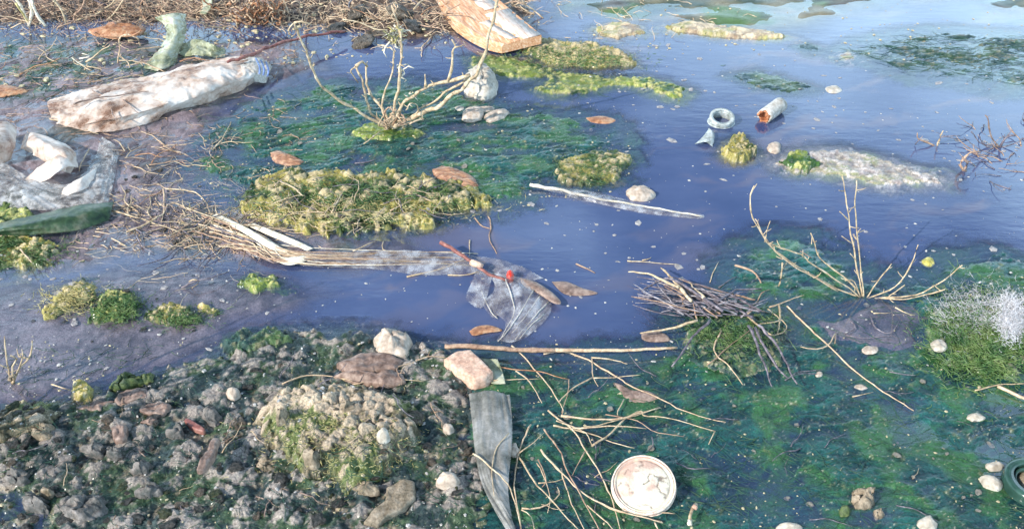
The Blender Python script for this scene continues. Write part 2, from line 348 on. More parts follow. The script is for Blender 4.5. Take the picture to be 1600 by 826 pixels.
def build_mat(d, name, label, cat=None, kind=None, group=None, step=1.7, box=None):
    xs = [p[0] for p in d['pts']]; ys = [p[1] for p in d['pts']]
    x0, x1, y0, y1 = max(-260,min(xs)-30), min(1860,max(xs)+30), max(-120,min(ys)-18), min(1020,max(ys)+18)
    nc, nr = int((x1-x0)/step)+2, int((y1-y0)/(step*.75))+2
    px, py = np.meshgrid(np.linspace(x0,x1,nc), np.linspace(y0,y1,nr)); x, y = at(px, py)
    z, q, n, rd, lump, h2 = mat_h(d, x, y, True); s = d['seed']; p = d['pal']
    keep = (q > -.05-.5*d['edge']) & (z > -.030) & (z > bed(x, y)-.002)
    c = mixc(p['a'], p['b'], ss(-.45,.45, .6*rd-.3+.8*n+.4*h2))
    yel = 1.3*fbm(x*11, y*11, s+31, 4); big = fbm(x*3.5,y*3.5,s+37,3)
    c = mixc(c, p['c'], ss(.0,.35, yel+d['cy']-.35+.25*rd)*.9)
    dmask = .55*fbm(x*26, y*26, s+33, 4)+.6*fbm(x*85,y*85,s+35,3)
    dryv = ss(.05,.4, dmask + d['dd']-.5 + .5*(lump if d['cell'] else 0) + 60*(z-d['lvl']-d['amp']*.25)*(.4))
    c = mixc(c, p['d'], dryv*(.9 if d['cell'] else .75))
    speck = ss(.42,.6, perl(x*240,y*240,s+3))*ss(-.1,.3,dmask); c = mixc(c, (.45,.42,.32), speck*.6)
    c = c*(1+.35*big+.25*perl(x*40,y*40,s+1))[...,None]
    rim = ss(.004,.0005,z)*ss(-.004,-.0005,z)*ss(-.2,.2,dmask)*(.0 if d['aniso'] else 1); c = mixc(c, (.40,.32,.22), rim*.55)
    dry = np.clip(dryv*.8 + ss(.002,.02,z)*.45 + (.25 if not d['aniso'] else 0), 0, 1)
    V = np.stack([x,y,z],-1).reshape(-1,3); Q = gridq(nr, nc, keep)
    V, Q, A = compact(V, Q, dict(col=np.clip(c,0,1).reshape(-1,3), dry=dry.ravel()))
    me = mesh_np(name, V, Q, A); o = link(name, me, M['algae']); shift(o, me)
    return tag(o, label, cat, group, kind)

mR = mat([(1125,410),(1160,385),(1215,363),(1275,363),(1300,385),(1325,400),(1345,425),(1400,438),(1450,420),(1495,392),(1560,390),(1620,410),(1960,420),(1960,1100),(700,1100),(705,640),(685,560),(720,550),(800,554),(900,553),(1000,547),(1062,536),(1045,512),(1050,480),(1100,460),(1150,452),(1135,430)],
         .0002, .0068, 'teal', edge=.09, fs=11, holes=.005, wrp=.03, aniso=1, cut=[([(1090,710),(1140,690),(1200,722),(1290,740),(1310,800),(1280,1000),(1180,1000),(1150,780)],-.0045), ([(1230,470),(1390,462),(1460,500),(1430,560),(1300,530)],-.012), ([(1200,450),(1260,455),(1300,500),(1260,520),(1215,490)],-.005)], cy=.30, dd=.36)
mH = mat([(-300,640),(0,640),(60,622),(140,628),(200,592),(260,572),(345,550),(343,530),(400,520),(470,512),(540,518),(600,520),(660,535),(700,545),(748,600),(748,640),(765,700),(770,800),(800,1100),(-300,1100)],
         .0030, .0150, 'chunk', edge=.050, fs=20, cell=.34, cs=30, cy=.33, dd=.47, wrp=.030, cut=[([(-200,740),(30,745),(80,790),(70,900),(-200,900)],-.009),([(430,745),(500,775),(560,782),(620,760),(690,710),(750,640),(758,760),(700,740),(640,775),(540,800),(440,790)],-.005),([(180,640),(300,640),(380,690),(330,720),(240,700)],-.003),([(100,690),(190,690),(200,735),(110,740)],-.003)])
mA = mat([(285,250),(320,205),(375,175),(430,150),(500,128),(560,130),(640,125),(720,140),(800,165),(870,175),(930,178),(965,190),(972,215),(992,232),(975,255),(965,282),(900,288),(850,290),(820,312),(770,325),(700,335),(640,335),(560,325),(480,325),(400,310),(340,290),(305,270)],
         .0006, .0068, 'teal', edge=.09, fs=13, wrp=.045, holes=.008, aniso=1, cy=.36, dd=.40)
mA2 = mat([(372,330),(382,300),(420,280),(470,268),(540,272),(600,270),(660,276),(710,284),(760,300),(778,315),(740,328),(695,330),(680,354),(630,362),(580,360),(520,368),(460,360),(405,350)],
         .011, .017, 'crust', edge=.045, fs=15, cell=.45, cs=34, cy=.42, dd=.42, wrp=.03)
mA3 = mat([(862,278),(885,250),(925,238),(972,234),(985,252),(968,280),(930,292),(885,290)], .007, .008, 'crust', edge=.022, fs=26, cell=.4, cs=60, cy=.25, dd=.38)
mA4 = mat([(545,205),(580,192),(640,193),(672,208),(640,222),(575,222)], .006, .006, 'green', edge=.03, fs=30, cell=.3, cs=80, dd=.2)
mB1 = mat([(815,78),(840,66),(900,68),(950,76),(988,90),(995,104),(940,106),(880,104),(838,94)], .012, .010, 'crust', edge=.035, fs=24, cell=.5, cs=50, cy=.42, dd=.66)
mB2 = mat([(728,88),(790,84),(840,100),(870,110),(940,118),(1000,120),(1040,125),(1080,140),(1060,160),(1015,142),(960,134),(920,147),(860,150),(828,140),(852,124),(800,122),(738,112)], .003, .007, 'green', edge=.04, fs=22, cell=.3, cs=60, cy=.45, dd=.46)
mD = mat([(1310,88),(1340,66),(1400,50),(1480,44),(1560,50),(1700,60),(1700,140),(1560,145),(1500,130),(1430,125),(1370,104)], -.0034, .013, 'weed', edge=.12, fs=11, aniso=1, cy=.2, dd=.45)
mE = mat([(1135,118),(1180,108),(1230,122),(1285,138),(1240,147),(1180,138)], .001, .005, 'weed', edge=.03, fs=22, aniso=1, dd=.3)
mE2 = mat([(1240,72),(1262,64),(1292,76),(1268,86)], .000, .004, 'weed', edge=.03, fs=20, aniso=1, dd=.4)
mE3 = mat([(1302,84),(1325,76),(1348,92),(1320,100)], .000, .004, 'scum', edge=.03, fs=20, aniso=1, dd=.4)
mF = mat([(1205,258),(1215,240),(1240,235),(1300,230),(1360,238),(1400,250),(1430,262),(1485,268),(1475,292),(1420,292),(1370,294),(1330,282),(1280,274),(1230,272)], .0012, .0042, 'scum', edge=.045, fs=26, cell=.5, cs=70, cy=.3, dd=.5)
mF2 = mat([(1222,258),(1235,240),(1262,242),(1282,258),(1262,268),(1235,267)], .010, .008, 'green', edge=.02, fs=40, cell=.4, cs=90, cy=.3, dd=.25)
mC1 = mat([(1030,42),(1060,34),(1110,38),(1180,46),(1245,58),(1180,64),(1100,57),(1060,52)], .006, .007, 'beige', edge=.035, fs=14, cell=.2, cs=30, dd=.5)
mC2 = mat([(925,44),(955,35),(1000,38),(1012,52),(965,64),(935,58)], .004, .006, 'beige', edge=.035, fs=14, cell=.2, cs=30, dd=.5)
mG = mat([(1440,520),(1455,490),(1490,465),(1545,455),(1700,440),(1700,600),(1600,605),(1520,590),(1465,570),(1440,545)], .010, .012, 'dark', edge=.06, fs=20, cell=.3, cs=60, cy=.5, dd=.35)
mT = mat([(1055,525),(1090,498),(1160,488),(1235,508),(1230,575),(1160,595),(1080,575)], .008, .008, 'dark', edge=.05, fs=30, cell=.3, cs=80, cy=.3, dd=.3)
mHm = mat([(398,665),(425,628),(480,612),(560,608),(620,622),(662,655),(652,700),(605,745),(545,772),(495,758),(450,722),(410,700)], .038, .013, 'mound', edge=.085, fs=16, cell=.6, cs=46, cy=.30, dd=.72)
mHl = mat([(-200,665),(0,642),(50,625),(95,632),(110,650),(70,690),(-50,715),(-200,730)], .020, .012, 'mound', edge=.07, fs=20, cell=.6, cs=46, cy=.2, dd=.45)
mHr = mat([(345,550),(342,532),(380,518),(430,516),(470,530),(440,552),(380,558)], .014, .010, 'dark', edge=.03, fs=24, cell=.35, cs=70, cy=.4, dd=.28)
mW = mat([(-300,62),(180,62),(300,70),(330,100),(240,128),(120,150),(40,160),(-300,165)], -.001, .006, 'weed', edge=.10, fs=16, aniso=1, cy=.35, dd=.45)
mS1 = mat([(65,484),(88,450),(130,436),(162,444),(152,470),(112,490),(75,500)], .007, .008, 'crust', edge=.028, fs=30, cell=.4, cs=70, cy=.35, dd=.4)
mS2 = mat([(140,492),(152,465),(190,456),(217,468),(217,496),(182,509),(150,505)], .012, .009, 'green', edge=.028, fs=30, cell=.4, cs=80, cy=.3, dd=.38)
mS3 = mat([(225,495),(255,474),(300,476),(315,500),(280,514),(245,510)], .008, .009, 'crust', edge=.028, fs=30, cell=.4, cs=70, cy=.35, dd=.3)
mS3b = mat([(300,484),(330,472),(352,486),(330,497)], .005, .006, 'crust', edge=.02, fs=30, cell=.4, cs=80, cy=.35, dd=.5)
mS4 = mat([(365,440),(390,429),(425,434),(447,449),(410,457),(382,454)], .007, .007, 'green', edge=.025, fs=30, cell=.3, cs=80, cy=.4, dd=.35)
mS5 = mat([(-120,372),(30,364),(92,382),(88,414),(30,424),(-120,424)], .008, .011, 'crust', edge=.04, fs=24, cell=.5, cs=55, cy=.3, dd=.42)
mS6 = mat([(-120,322),(20,322),(75,338),(60,362),(0,374),(-120,372)], .010, .011, 'green', edge=.04, fs=24, cell=.4, cs=60, cy=.35, dd=.4)
mN1 = mat([(1128,245),(1135,222),(1150,213),(1168,222),(1186,238),(1172,252),(1145,254)], .012, .010, 'crust', edge=.02, fs=40, cell=.4, cs=90, cy=.6, dd=.25)
mN2 = mat([(108,625),(112,602),(132,596),(150,606),(148,624),(125,630)], .012, .006, 'crust', edge=.018, fs=30, cell=.3, cs=90, cy=.6, dd=.3, wrp=.006)

def surf(px, py, x, y):
    z = bed(x, y)
    for d in MATS:
        X = [p[0] for p in d['pts']]; Y = [p[1] for p in d['pts']]
        s_ = (px > min(X)-30) & (px < max(X)+30) & (py > min(Y)-20) & (py < max(Y)+20)
        if s_.any(): z[s_] = np.maximum(z[s_], mat_h(d, x[s_], y[s_]))
    return z
WX = np.concatenate([[-9000,-3500,-1500,-800,-500,-350], np.arange(-260,1861,4.), [1950,2100,2400,3100,5100,10600]])
WY = np.concatenate([[-665,-640,-600,-520,-420,-330,-240,-180,-150], np.arange(-120,930,3.), [960,1020,1120,1300,1600,2200]])
WPX, WPY = np.meshgrid(WX, WY); WGX, WGY = at(WPX, WPY); WZ = surf(WPX, WPY, WGX, WGY)
def Hn(px, py):
    i = np.clip(((np.asarray(py)+120)/3.).round().astype(int), 0, 349)+9; j = np.clip(((np.asarray(px)+260)/4.).round().astype(int), 0, 530)+6
    return WZ[i, j]
def H(px, py): return float(max(Hn(px, py), -.004))  # ground height under a point of the photo

# ground: one sheet, fine inside the view, carried on far outside it
def ground():
    xs = np.concatenate([[-9000,-3500,-1500,-800,-500,-350], np.arange(-260,1861,3.2), [1950,2100,2400,3100,5100,10600]])
    ys = np.concatenate([[-665,-640,-600,-520,-420,-330,-240,-180,-150], np.arange(-120,930,2.6), [960,1020,1120,1300,1600,2200]])
    px, py = np.meshgrid(xs, ys); x, y = at(px, py); z = bed(x, y)
    s = 900; n = fbm(x*8,y*8,s,5); f = fbm(x*50,y*50,s+4,4)
    tl = sdf(B_TL, x, y); tr = sdf(B_TR, x, y); ml = sdf(B_ML, x, y)
    c = mixc((.085,.066,.075), (.20,.155,.165), ss(-.4,.4,n+.6*f))
    c = mixc(c, mixc((.035,.024,.02),(.16,.11,.08),ss(-.35,.35,f+.3*n)), ss(-.03,.08,tl))
    ctr = mixc(mixc((.03,.05,.03),(.17,.15,.09),ss(-.25,.25,fbm(x*5,y*9,s+3,5))), (.07,.13,.035), ss(.0,.25,fbm(x*4,y*7,s+9)))
    ctr = mixc(ctr, (.32,.21,.14), ss(.1,.4,fbm(x*2.5,y*5,s+19))*.8); ctr = mixc(ctr, (.06,.04,.03), ss(.2,.45,fbm(x*3.1,y*4,s+29))*.9)
    c = mixc(c, ctr, ss(-.04,.08,tr))
    c = mixc(c, (.04,.07,.05), ss(.0,.4,fbm(x*7,y*7,s+12))*ss(-.02,.05,ml)*.6)
    c = c*(1+.3*f)[...,None]
    V = np.stack([x,y,z],-1).reshape(-1,3)
    me = mesh_np('ground', V, gridq(len(ys), len(xs)), dict(col=np.clip(c,0,1).reshape(-1,3), dry=ss(.004,.03,z).ravel()))
    tag(link('ground', me, M['mud']), 'muddy bed and bank of the pool', kind='structure')
ground()
def water():
    px, py, x, y, z = WPX, WPY, WGX, WGY, WZ; xs, ys = WX, WY
    dep = np.maximum(0, -z)
    op = np.clip(.98*(1-np.exp(-(dep/.011)**1.3)) , 0, .98)
    sx, sy = warp(x, y, .09, 5, 777)
    st = fbm(sx*2.0+sy*1.2, sy*9-sx*3, 780, 5)
    scum = .5*ss(.12,.42,st) * ss(.9,1.9,y) + .35*ss(.12,.4,fbm(x*24,y*34,790,4))*ss(.05,.4,fbm(x*3,y*4,791,3))
    m_ = ss(-.05,.06,sdf(B_M, x, y)); scum = np.clip(scum + .55*m_*ss(-.5,.4,fbm(x*5,y*9,795,4)), 0, 1)
    V = np.stack([x,y,np.zeros_like(x)],-1).reshape(-1,3)
    me = mesh_np('water', V, gridq(len(ys), len(xs)), dict(opac=op.ravel(), scum=scum.ravel()))
    tag(link('water', me, M['water']), 'murky violet-blue stagnant water', kind='structure')
water()
build_mat(mR, 'algae_mat', 'broad teal-green carpet of wet algae over the lower right', kind='stuff', step=2.1)
build_mat(mH, 'algae_crust', 'lumpy grey-green algae crust and sludge over the lower left', kind='stuff', step=1.9)
build_mat(mA, 'algae_mat', 'teal algae mat floating round the branching dry plant', kind='stuff')
build_mat(mD, 'algae_film', 'dark rippled weed drifting at the upper right of the pool', kind='stuff')
build_mat(mW, 'weed_film', 'dark waterlogged weed behind the large dirty plastic bag', kind='stuff')
build_mat(mA2, 'algae_clump', 'thick yellow-green algae clump edging the middle mat above the reeds', 'algae')
build_mat(mA3, 'algae_clump', 'olive algae lobe with brown rim at the right tip of the middle mat', 'algae')
build_mat(mA4, 'algae_clump', 'bright green algae tuft round the foot of the branching dry plant', 'algae')
build_mat(mB1, 'algae_clump', 'cream-crusted algae ridge right of the wooden plank', 'algae')
build_mat(mB2, 'algae_clump', 'ragged yellow-green algae strip below the cream-crusted ridge', 'algae')
build_mat(mE, 'weed_patch', 'narrow dark weed patch floating above the white tube', 'weed')
build_mat(mE2, 'weed_patch', 'tiny dark weed patch below the beige shore rim', 'weed')
build_mat(mE3, 'weed_patch', 'small brownish scum patch left of the rippled weed', 'weed')
build_mat(mF, 'scum_patch', 'brown foamy scum tongue stretching right across open water', 'scum')
build_mat(mF2, 'algae_clump', 'bright green algae knob at the left end of the brown scum', 'algae')
build_mat(mC1, 'mud_rim', 'long beige mud rim at the far shore', 'mud')
build_mat(mC2, 'mud_rim', 'short pinkish mud hump on the far shore right of the bank', 'mud')
build_mat(mG, 'algae_clump', 'fuzzy green algae hummock under the white cottony fibres', 'algae')
build_mat(mT, 'algae_clump', 'dark green algae hump beneath the dark twig bundle', 'algae')
build_mat(mHm, 'sludge_mound', 'large beige crusted sludge mound with green tinges at lower left', 'mound', step=1.3)
build_mat(mHl, 'sludge_mound', 'grey-beige crusted ridge at the left edge of the picture', 'mound', step=1.4)
build_mat(mHr, 'algae_clump', 'dark green algae cushion on the upper rim of the lower left crust', 'algae', step=1.4)
build_mat(mS1, 'algae_clump', 'yellowish algae clump, leftmost of the row in the shallow mud', 'algae', step=1.3)
build_mat(mS2, 'algae_clump', 'bright green algae clump in the shallow mud, second of the row', 'algae', step=1.3)
build_mat(mS3, 'algae_clump', 'olive algae clump right of the bright green one in the mud', 'algae', step=1.3)
build_mat(mS3b, 'algae_clump', 'smallest algae clump, right end of the row in the mud', 'algae', step=1.3)
build_mat(mS4, 'algae_clump', 'flat green algae clump at the end of the curved dark stick', 'algae', step=1.3)
build_mat(mS5, 'algae_clump', 'olive lumpy algae below the dark green blade at the left edge', 'algae', step=1.4)
build_mat(mS6, 'algae_clump', 'green algae lumps above the dark green blade at the left edge', 'algae', step=1.4)
build_mat(mN1, 'algae_clump', 'yellow algae knob standing alone in open water below the ring', 'algae', step=1.0)
build_mat(mN2, 'algae_clump', 'small yellow algae ball in the shallow water at lower left', 'algae', step=1.0)

# ------------------------------------------------------------------ lumps: stones, chips, leaves from an outline
def lump(name, pts, th, mat_, label=None, cat=None, z=None, pw=2.2, na=.12, ns=60, parent=None, group=None, low=.35, segs=44, rings=9, tilt=0, seed=1, concave=0, kind=None, sharp=False):
    cx = sum(p[0] for p in pts)/len(pts); cy = sum(p[1] for p in pts)/len(pts)
    z0 = (max(H(cx, cy), -.001) if z is None else z) + th*(-.22 if 'clod' in name else -.02)
    W = [g(p[0], p[1], z0) for p in pts]; W.append(W[0])
    if sharp: n0 = len(pts); W = [W[int(i*n0/segs)].lerp(W[min(int(i*n0/segs)+1, n0)], (i*n0/segs) % 1) for i in range(segs)]
    else: W = cat_rom(W, segs+1)[:-1]
    c = sum(W, Vector())/len(W); V = [Vector((c.x, c.y, z0))]; Fc = []
    X = np.array([[c.x,c.y]]); rows = [1+i*segs for i in range(rings)]
    pr = []
    for i in range(1, rings+1):
        r = math.sin(i/rings*math.pi/2)
        for k in range(segs): v = c + (W[k]-c)*r; pr.append((v.x, v.y, r))
    pr = np.array([(c.x, c.y, 0)] + pr); n = fbm(pr[:,0]*ns, pr[:,1]*ns, seed, 4)
    prof = (1-pr[:,2]**pw).clip(0)**(1/pw) - concave*(1-pr[:,2]**2)
    top = z0 + th*prof*(1+na*2.2*n) + tilt*(pr[:,0]-c.x); nj = fbm(pr[:,0]*ns, pr[:,1]*ns, seed+5, 4)
    jx = pr[:,0]+nj*th*na*1.5*(pr[:,2]>.3); bot = z0 - th*low*prof + tilt*(pr[:,0]-c.x) - 1e-5
    nr = len(pr); vt = [Vector((jx[i], pr[i,1], top[i])) for i in range(nr)] + [Vector((jx[i], pr[i,1], bot[i])) for i in range(nr)]
    f = []
    for o_, flip in ((0,0),(nr,1)):
        for k in range(segs):
            t_ = (o_, o_+1+k, o_+1+(k+1)%segs); f.append(t_[::-1] if flip else t_)
        for i in range(rings-1):
            if i == rings-2 and o_: pass
            for k in range(segs):
                a = o_+1+i*segs+k; b_ = o_+1+i*segs+(k+1)%segs; q = (a, a+segs, b_+segs, b_); f.append(q[::-1] if flip else q)
    e = 1+(rings-1)*segs
    for k in range(segs): a = e+k; b_ = e+(k+1)%segs; f.append((a, a+nr, b_+nr, b_))
    mb = MB(); mb.v = vt; mb.f = f; og = Vector((c.x, c.y, z0-th*low))
    if parent: ob = mb.build(name, mat_, parent, parent.location.copy())
    else: ob = mb.build(name, mat_, None, og)
    if parent and label: ob['label'] = label
    if not parent: tag(ob, label, cat, group, kind)
    return ob
def oval(cx, cy, w_, h_, a=0, n=9, j=.12, seed=0):
    r_ = random.Random(seed or int(cx*7+cy)); a = R(a); o = []
    for i in range(n):
        t_ = 6.2832*i/n; k = 1+(r_.random()-.5)*2*j; x = math.cos(t_)*w_/2*k; y = math.sin(t_)*h_/2*k
        o.append((cx+x*math.cos(a)-y*math.sin(a), cy+x*math.sin(a)+y*math.cos(a)))
    return o
for px, py, w_, h_, th, m_, lb, a in [
  (752,135,52,46,.042,'wstone','large round white stone behind the branching dry plant',0),
  (740,181,36,20,.016,'stone','left one of two pale cobbles under the round white stone',-10),
  (775,182,40,16,.013,'stone','right one of two pale cobbles under the round white stone',-14),
  (757,172,34,8,.008,'stone','pale flat stone resting behind the two cobbles',-5),
  (718,170,14,7,.005,'wstone','small white pebble left of the two cobbles',0),
  (1000,305,46,20,.018,'stone','beige stone floating beside the long clear strip',4),
  (614,544,62,42,.030,'stone','rounded pinkish stone at the water edge above the brick fragment',12),
  (1524,653,30,13,.007,'wstone','flat cream pebble at the right, alone in the algae',3),
  (1553,730,29,13,.010,'wstone','upper white pebble beside the green glass ring',0),
  (1548,757,40,20,.013,'wstone','larger white pebble below the upper one by the glass ring',22),
  (1360,547,26,13,.004,'stone','pale ragged flat flake on the muddy hollow at right',0),
  (1467,541,26,16,.009,'wstone','white pebble at the left foot of the fuzzy green hummock',10),
  (1347,784,40,34,.022,'bclod','pointed beige clod in the lower right algae',0),
  (1372,806,18,14,.012,'bclod','small beige clod right of the pointed one',0),
  (1318,800,20,16,.010,'gclod','green clod left of the pointed beige one',0),
  (1448,820,34,18,.014,'wstone','white stone cut by the bottom edge at right',6),
  (1232,826,44,12,.012,'wstone','white slab cut by the bottom edge right of the round lid',0),
  (1210,232,22,18,.010,'stone','pinkish lump right of the yellow algae knob',0),
  (1303,141,26,12,.007,'wstone','cream lump at the end of the narrow weed patch',5),
  (1280,585,12,8,.005,'stone','small pinkish pebble right of the dark twig bundle legs',0),
  (1450,410,20,16,.006,'yclod','yellowish lump at the edge of the upper right mat',0),
  (1345,605,20,8,.003,'stone','thin greyish chip in the lower right algae',8),
  (803,705,18,20,.012,'stone','cream pebble beside the grey plastic strip',0),
  (590,680,0,0,0,None,'',0),
  (700,755,36,22,.020,'stone','grey squarish stone left of the grey plastic strip',4),
  (622,793,0,0,0,None,'',0),
  (573,765,40,18,.016,'bclod','beige clod just below the large sludge mound',5),
  (418,733,36,18,.022,'bclod','beige clod left below the large sludge mound',0),
  (488,720,24,26,.022,'bclod','pinkish clod on the lower flank of the sludge mound',0),
  (600,684,22,16,.016,'wstone','white chip on the right flank of the sludge mound',-20),
  (332,658,22,22,.022,'clod','upright grey clod left of the sludge mound',0),
  (278,680,30,20,.020,'clod','grey-green clod in the middle of the lower left crust',0),
  (250,612,0,0,0,None,'',0),
  (700,672,20,14,.012,'stone','beige pebble halfway between mound and grey strip',0),
  (155,712,34,20,.024,'clod','bluish grey clod at left centre of the crust',0),
  (180,712,22,16,.018,'clod','smaller grey clod touching the bluish grey one',0),
  (225,738,34,18,.02,'clod','long grey clod near the lower left centre',-8),
  (60,795,44,26,.024,'clod','large pale clod near the lower left corner',12),
  (135,800,70,44,.02,'clod','broad flat grey slab at the lower left',-10),
  (80,775,22,13,.014,'bclod','small tan clod above the broad grey slab',0),
  (235,770,40,18,.018,'clod','grey clod right of the broad slab',-6),
  (30,752,36,22,.02,'clod','rounded grey clod at the left edge',0),
  (70,680,36,22,.02,'bclod','beige clod below the left ridge',0),
  (365,618,22,16,.014,'stone','pinkish grey stone on top of the crust left of the round stone',0),
  (440,655,20,20,.02,'bclod','nodule on the left shoulder of the sludge mound',0),
  (545,640,24,14,.02,'bclod','nodule on the crest of the sludge mound',0),
  (200,604,52,20,.022,'gclod','smooth dark green cobble on the upper rim of the crust',-14),
  (232,594,30,14,.014,'gclod','small dark green cobble right of the smooth one',-14)]:
    if m_: lump('stone' if 'clod' not in m_ else 'clod', oval(px,py,w_,h_,a), th, M[m_], lb, 'stone' if 'clod' not in m_ else 'clod', na=.20 if 'stone' in m_ else .50, ns=70, seed=int(px))
lump('brick_fragment', [(694,578),(712,566),(735,563),(754,580),(771,598),(760,607),(742,611),(716,597)], .028, M['brick'], 'pinkish brick fragment at the top of the grey plastic strip', 'brick', pw=12, na=.03, ns=90, seed=3, low=.6, sharp=True)
lump('rock_flake', [(605,768),(630,752),(648,757),(650,783),(632,800),(608,812),(590,826),(568,822),(585,800),(602,790)], .012, M['bclod'], 'jagged pinkish grey flake pointing to the bottom edge', 'rock', pw=6, na=.14, ns=80, seed=5, sharp=True)
lump('rock_flake', [(525,575),(560,560),(600,556),(632,570),(622,584),(580,588),(545,590)], .016, M['leaf'], 'crumpled brown bark flake below the rounded pinkish stone', 'bark', pw=5, na=.18, ns=60, seed=9, sharp=True)
lump('bark_piece', [(522,590),(560,584),(600,590),(625,584),(632,598),(600,606),(560,600)], .014, M['leaf'], 'ragged brown bark strip at the foot of the bark flake', 'bark', pw=3, na=.4, ns=50, seed=11)
lump('wood_chip', [(420,240),(432,236),(452,243),(476,254),(470,260),(448,260),(428,254)], .014, M['chip'], 'small curled tan wood chip at the left of the middle mat', 'wood', pw=1.6, na=.2, ns=70, seed=13, sharp=True)
lump('wood_chip', [(675,268),(690,262),(715,268),(740,280),(750,294),(735,298),(708,290),(682,280)], .017, M['chip'], 'reddish brown wood chip right of the yellow-green clump', 'wood', pw=2.5, na=.22, ns=60, seed=14, sharp=True, concave=.25)
lump('leaf', [(862,440),(885,440),(910,450),(934,458),(905,462),(880,458)], .003, M['leaf'], 'wet brown leaf floating right of the clear plastic bag', 'leaf', pw=2, z=.001, seed=15)
lump('leaf', [(812,434),(835,440),(860,455),(877,472),(866,474),(840,458),(818,446)], .006, M['leaf'], 'dark brown folded leaf on top of the clear plastic bag', 'leaf', pw=2, z=.010, seed=16)
lump('leaf', [(958,598),(975,606),(990,612),(1010,612),(1030,622),(1005,630),(985,628),(970,616)], .006, M['leaf'], 'split red-brown leaf in the algae right of the tangle', 'leaf', pw=3, na=.2, seed=17)
lump('leaf', [(733,517),(745,510),(765,508),(785,516),(760,520),(740,524)], .003, M['oleaf'], 'orange-tan leaf tip by the long broken stick', 'leaf', z=.002, seed=18)
lump('leaf', [(138,50),(165,44),(175,38),(205,42),(228,46),(215,56),(180,58),(150,57)], .018, M['oleaf'], 'curled orange-brown leaf among roots at the top left', 'leaf', pw=2, na=.3, seed=19, z=.018)
lump('leaf', [(-20,136),(10,134),(45,142),(30,148),(0,152),(-20,152)], .008, M['oleaf'], 'orange-brown leaf cut by the left edge', 'leaf', na=.2, seed=20)
lump('leaf', [(1002,520),(1020,516),(1040,522),(1046,532),(1020,534),(1004,530)], .004, M['leaf'], 'brown leaf scrap behind the right end of the long stick', 'leaf', z=.001, seed=21)
lump('leaf', [(915,185),(940,182),(962,188),(950,194),(925,192)], .005, M['oleaf'], 'small tan leaf on the right upper part of the middle mat', 'leaf', seed=22)
lump('wood_chip', [(288,660),(294,657),(320,672),(318,678),(300,672)], .008, M['redtwig'], 'short reddish wood splinter in the lower left crust', 'wood', pw=5, na=.05, seed=23)
lump('bark_piece', [(335,688),(345,690),(338,710),(322,736),(308,738),(322,715)], .012, M['leaf'], 'long brown bark piece left of the sludge mound', 'bark', pw=4, na=.2, seed=24, z=.03)
lump('bark_piece', [(176,674),(190,668),(202,672),(196,690),(180,692)], .012, M['leaf'], 'small pinkish brown bark bit in the lower left crust', 'bark', pw=4, na=.2, seed=25)
# the heap of brown bark behind the crust
for k, (a, b_, c_, d_) in enumerate([(205,622,60,18),(245,640,46,20),(150,636,50,14),(235,660,30,10)]):
    lump('bark_piece', oval(a,b_,c_,d_,-12,j=.35,seed=k+60), .009, M['leaf'], ['curled brown bark flake behind the lower left crust','darker bark flake with a ragged lower edge','thin bark flake nearest the small yellow ball','smallest bark flake below the ragged one'][k], 'bark', pw=3, na=.5, ns=60, seed=k+60, concave=.3)

# ------------------------------------------------------------------ lofted sheets (plastic, leaves, blades)
def loft(name, rails, nu, nv, amp, fr, mat_, parent=None, label=None, cat=None, seed=1, th=.0006, group=None, sx=1.):
    rr = []
    for r_ in rails:
        P = [p if isinstance(p, Vector) else g(p[0], p[1], p[2]) for p in r_]; rr.append(cat_rom(P, nu))
    G = [cat_rom([r_[i] for r_ in rr], nv) for i in range(nu)]
    A = np.array([[list(v) for v in row] for row in G])
    du = np.gradient(A, axis=0); dv = np.gradient(A, axis=1); N = np.cross(du, dv); N /= np.linalg.norm(N, axis=-1, keepdims=True)+1e-12
    N *= np.sign(N[...,2:3]+1e-9)
    lu = np.cumsum(np.linalg.norm(du, axis=-1), axis=0); lv = np.cumsum(np.linalg.norm(dv, axis=-1), axis=1)
    lu = lu*sx; fx, fy = warp(lu*1., lv*1., .25/fr, fr*.8, seed)
    cr = ridg(fx*fr, fy*fr, seed, 3)*.6 + fbm(lu*fr*.5, lv*fr*.5, seed+3, 3)*.9
    A = A + N*(cr*amp)[...,None]
    V = A.reshape(-1,3); c = np.array([V[:,0].mean(), V[:,1].mean(), V[:,2].min()])
    if parent: c = np.array(parent.location)
    me = mesh_np(name, V-c, gridq(nu, nv)); ob = link(name, me, mat_, parent)
    if not parent: ob.location = c; tag(ob, label, cat, group)
    elif label: ob['label'] = label
    so_ = ob.modifiers.new('thickness', 'SOLIDIFY'); so_.thickness = th; so_.offset = 0
    return ob
# large dirty bag
b = thing('plastic_bag', 'large dirty white crumpled plastic bag lying in the water at upper left', 'plastic bag', g(240,150,0))
loft('bag_body', [[(78,158,0.003),(110,150,0.014),(160,135,0.022),(230,122,0.024),(275,108,0.029),(330,96,0.036),(380,92,0.032),(410,92,0.014)],
   [(76,168,0.016),(115,160,0.026),(170,150,0.036),(235,135,0.043),(290,122,0.047),(340,112,0.050),(385,105,0.043),(418,102,0.022)],
   [(80,182,0.016),(120,178,0.022),(180,170,0.035),(245,155,0.040),(300,145,0.040),(345,130,0.043),(390,118,0.036),(418,112,0.020)],
   [(85,190,0.000),(120,203,0.000),(165,208,0.001),(215,198,0.000),(275,176,0.000),(330,160,0.000),(378,140,0.000),(405,128,0.000)]], 190, 64, .0130, 20, M['bag'], b, seed=4, sx=.7)
loft('bag_fold', [[(110,190,0.007),(150,175,0.025),(200,168,0.036),(255,150,0.040)],[(115,200,0.004),(155,190,0.022),(205,180,0.029),(265,160,0.036)]], 60, 14, .004, 14, M['bag'], b, seed=8)
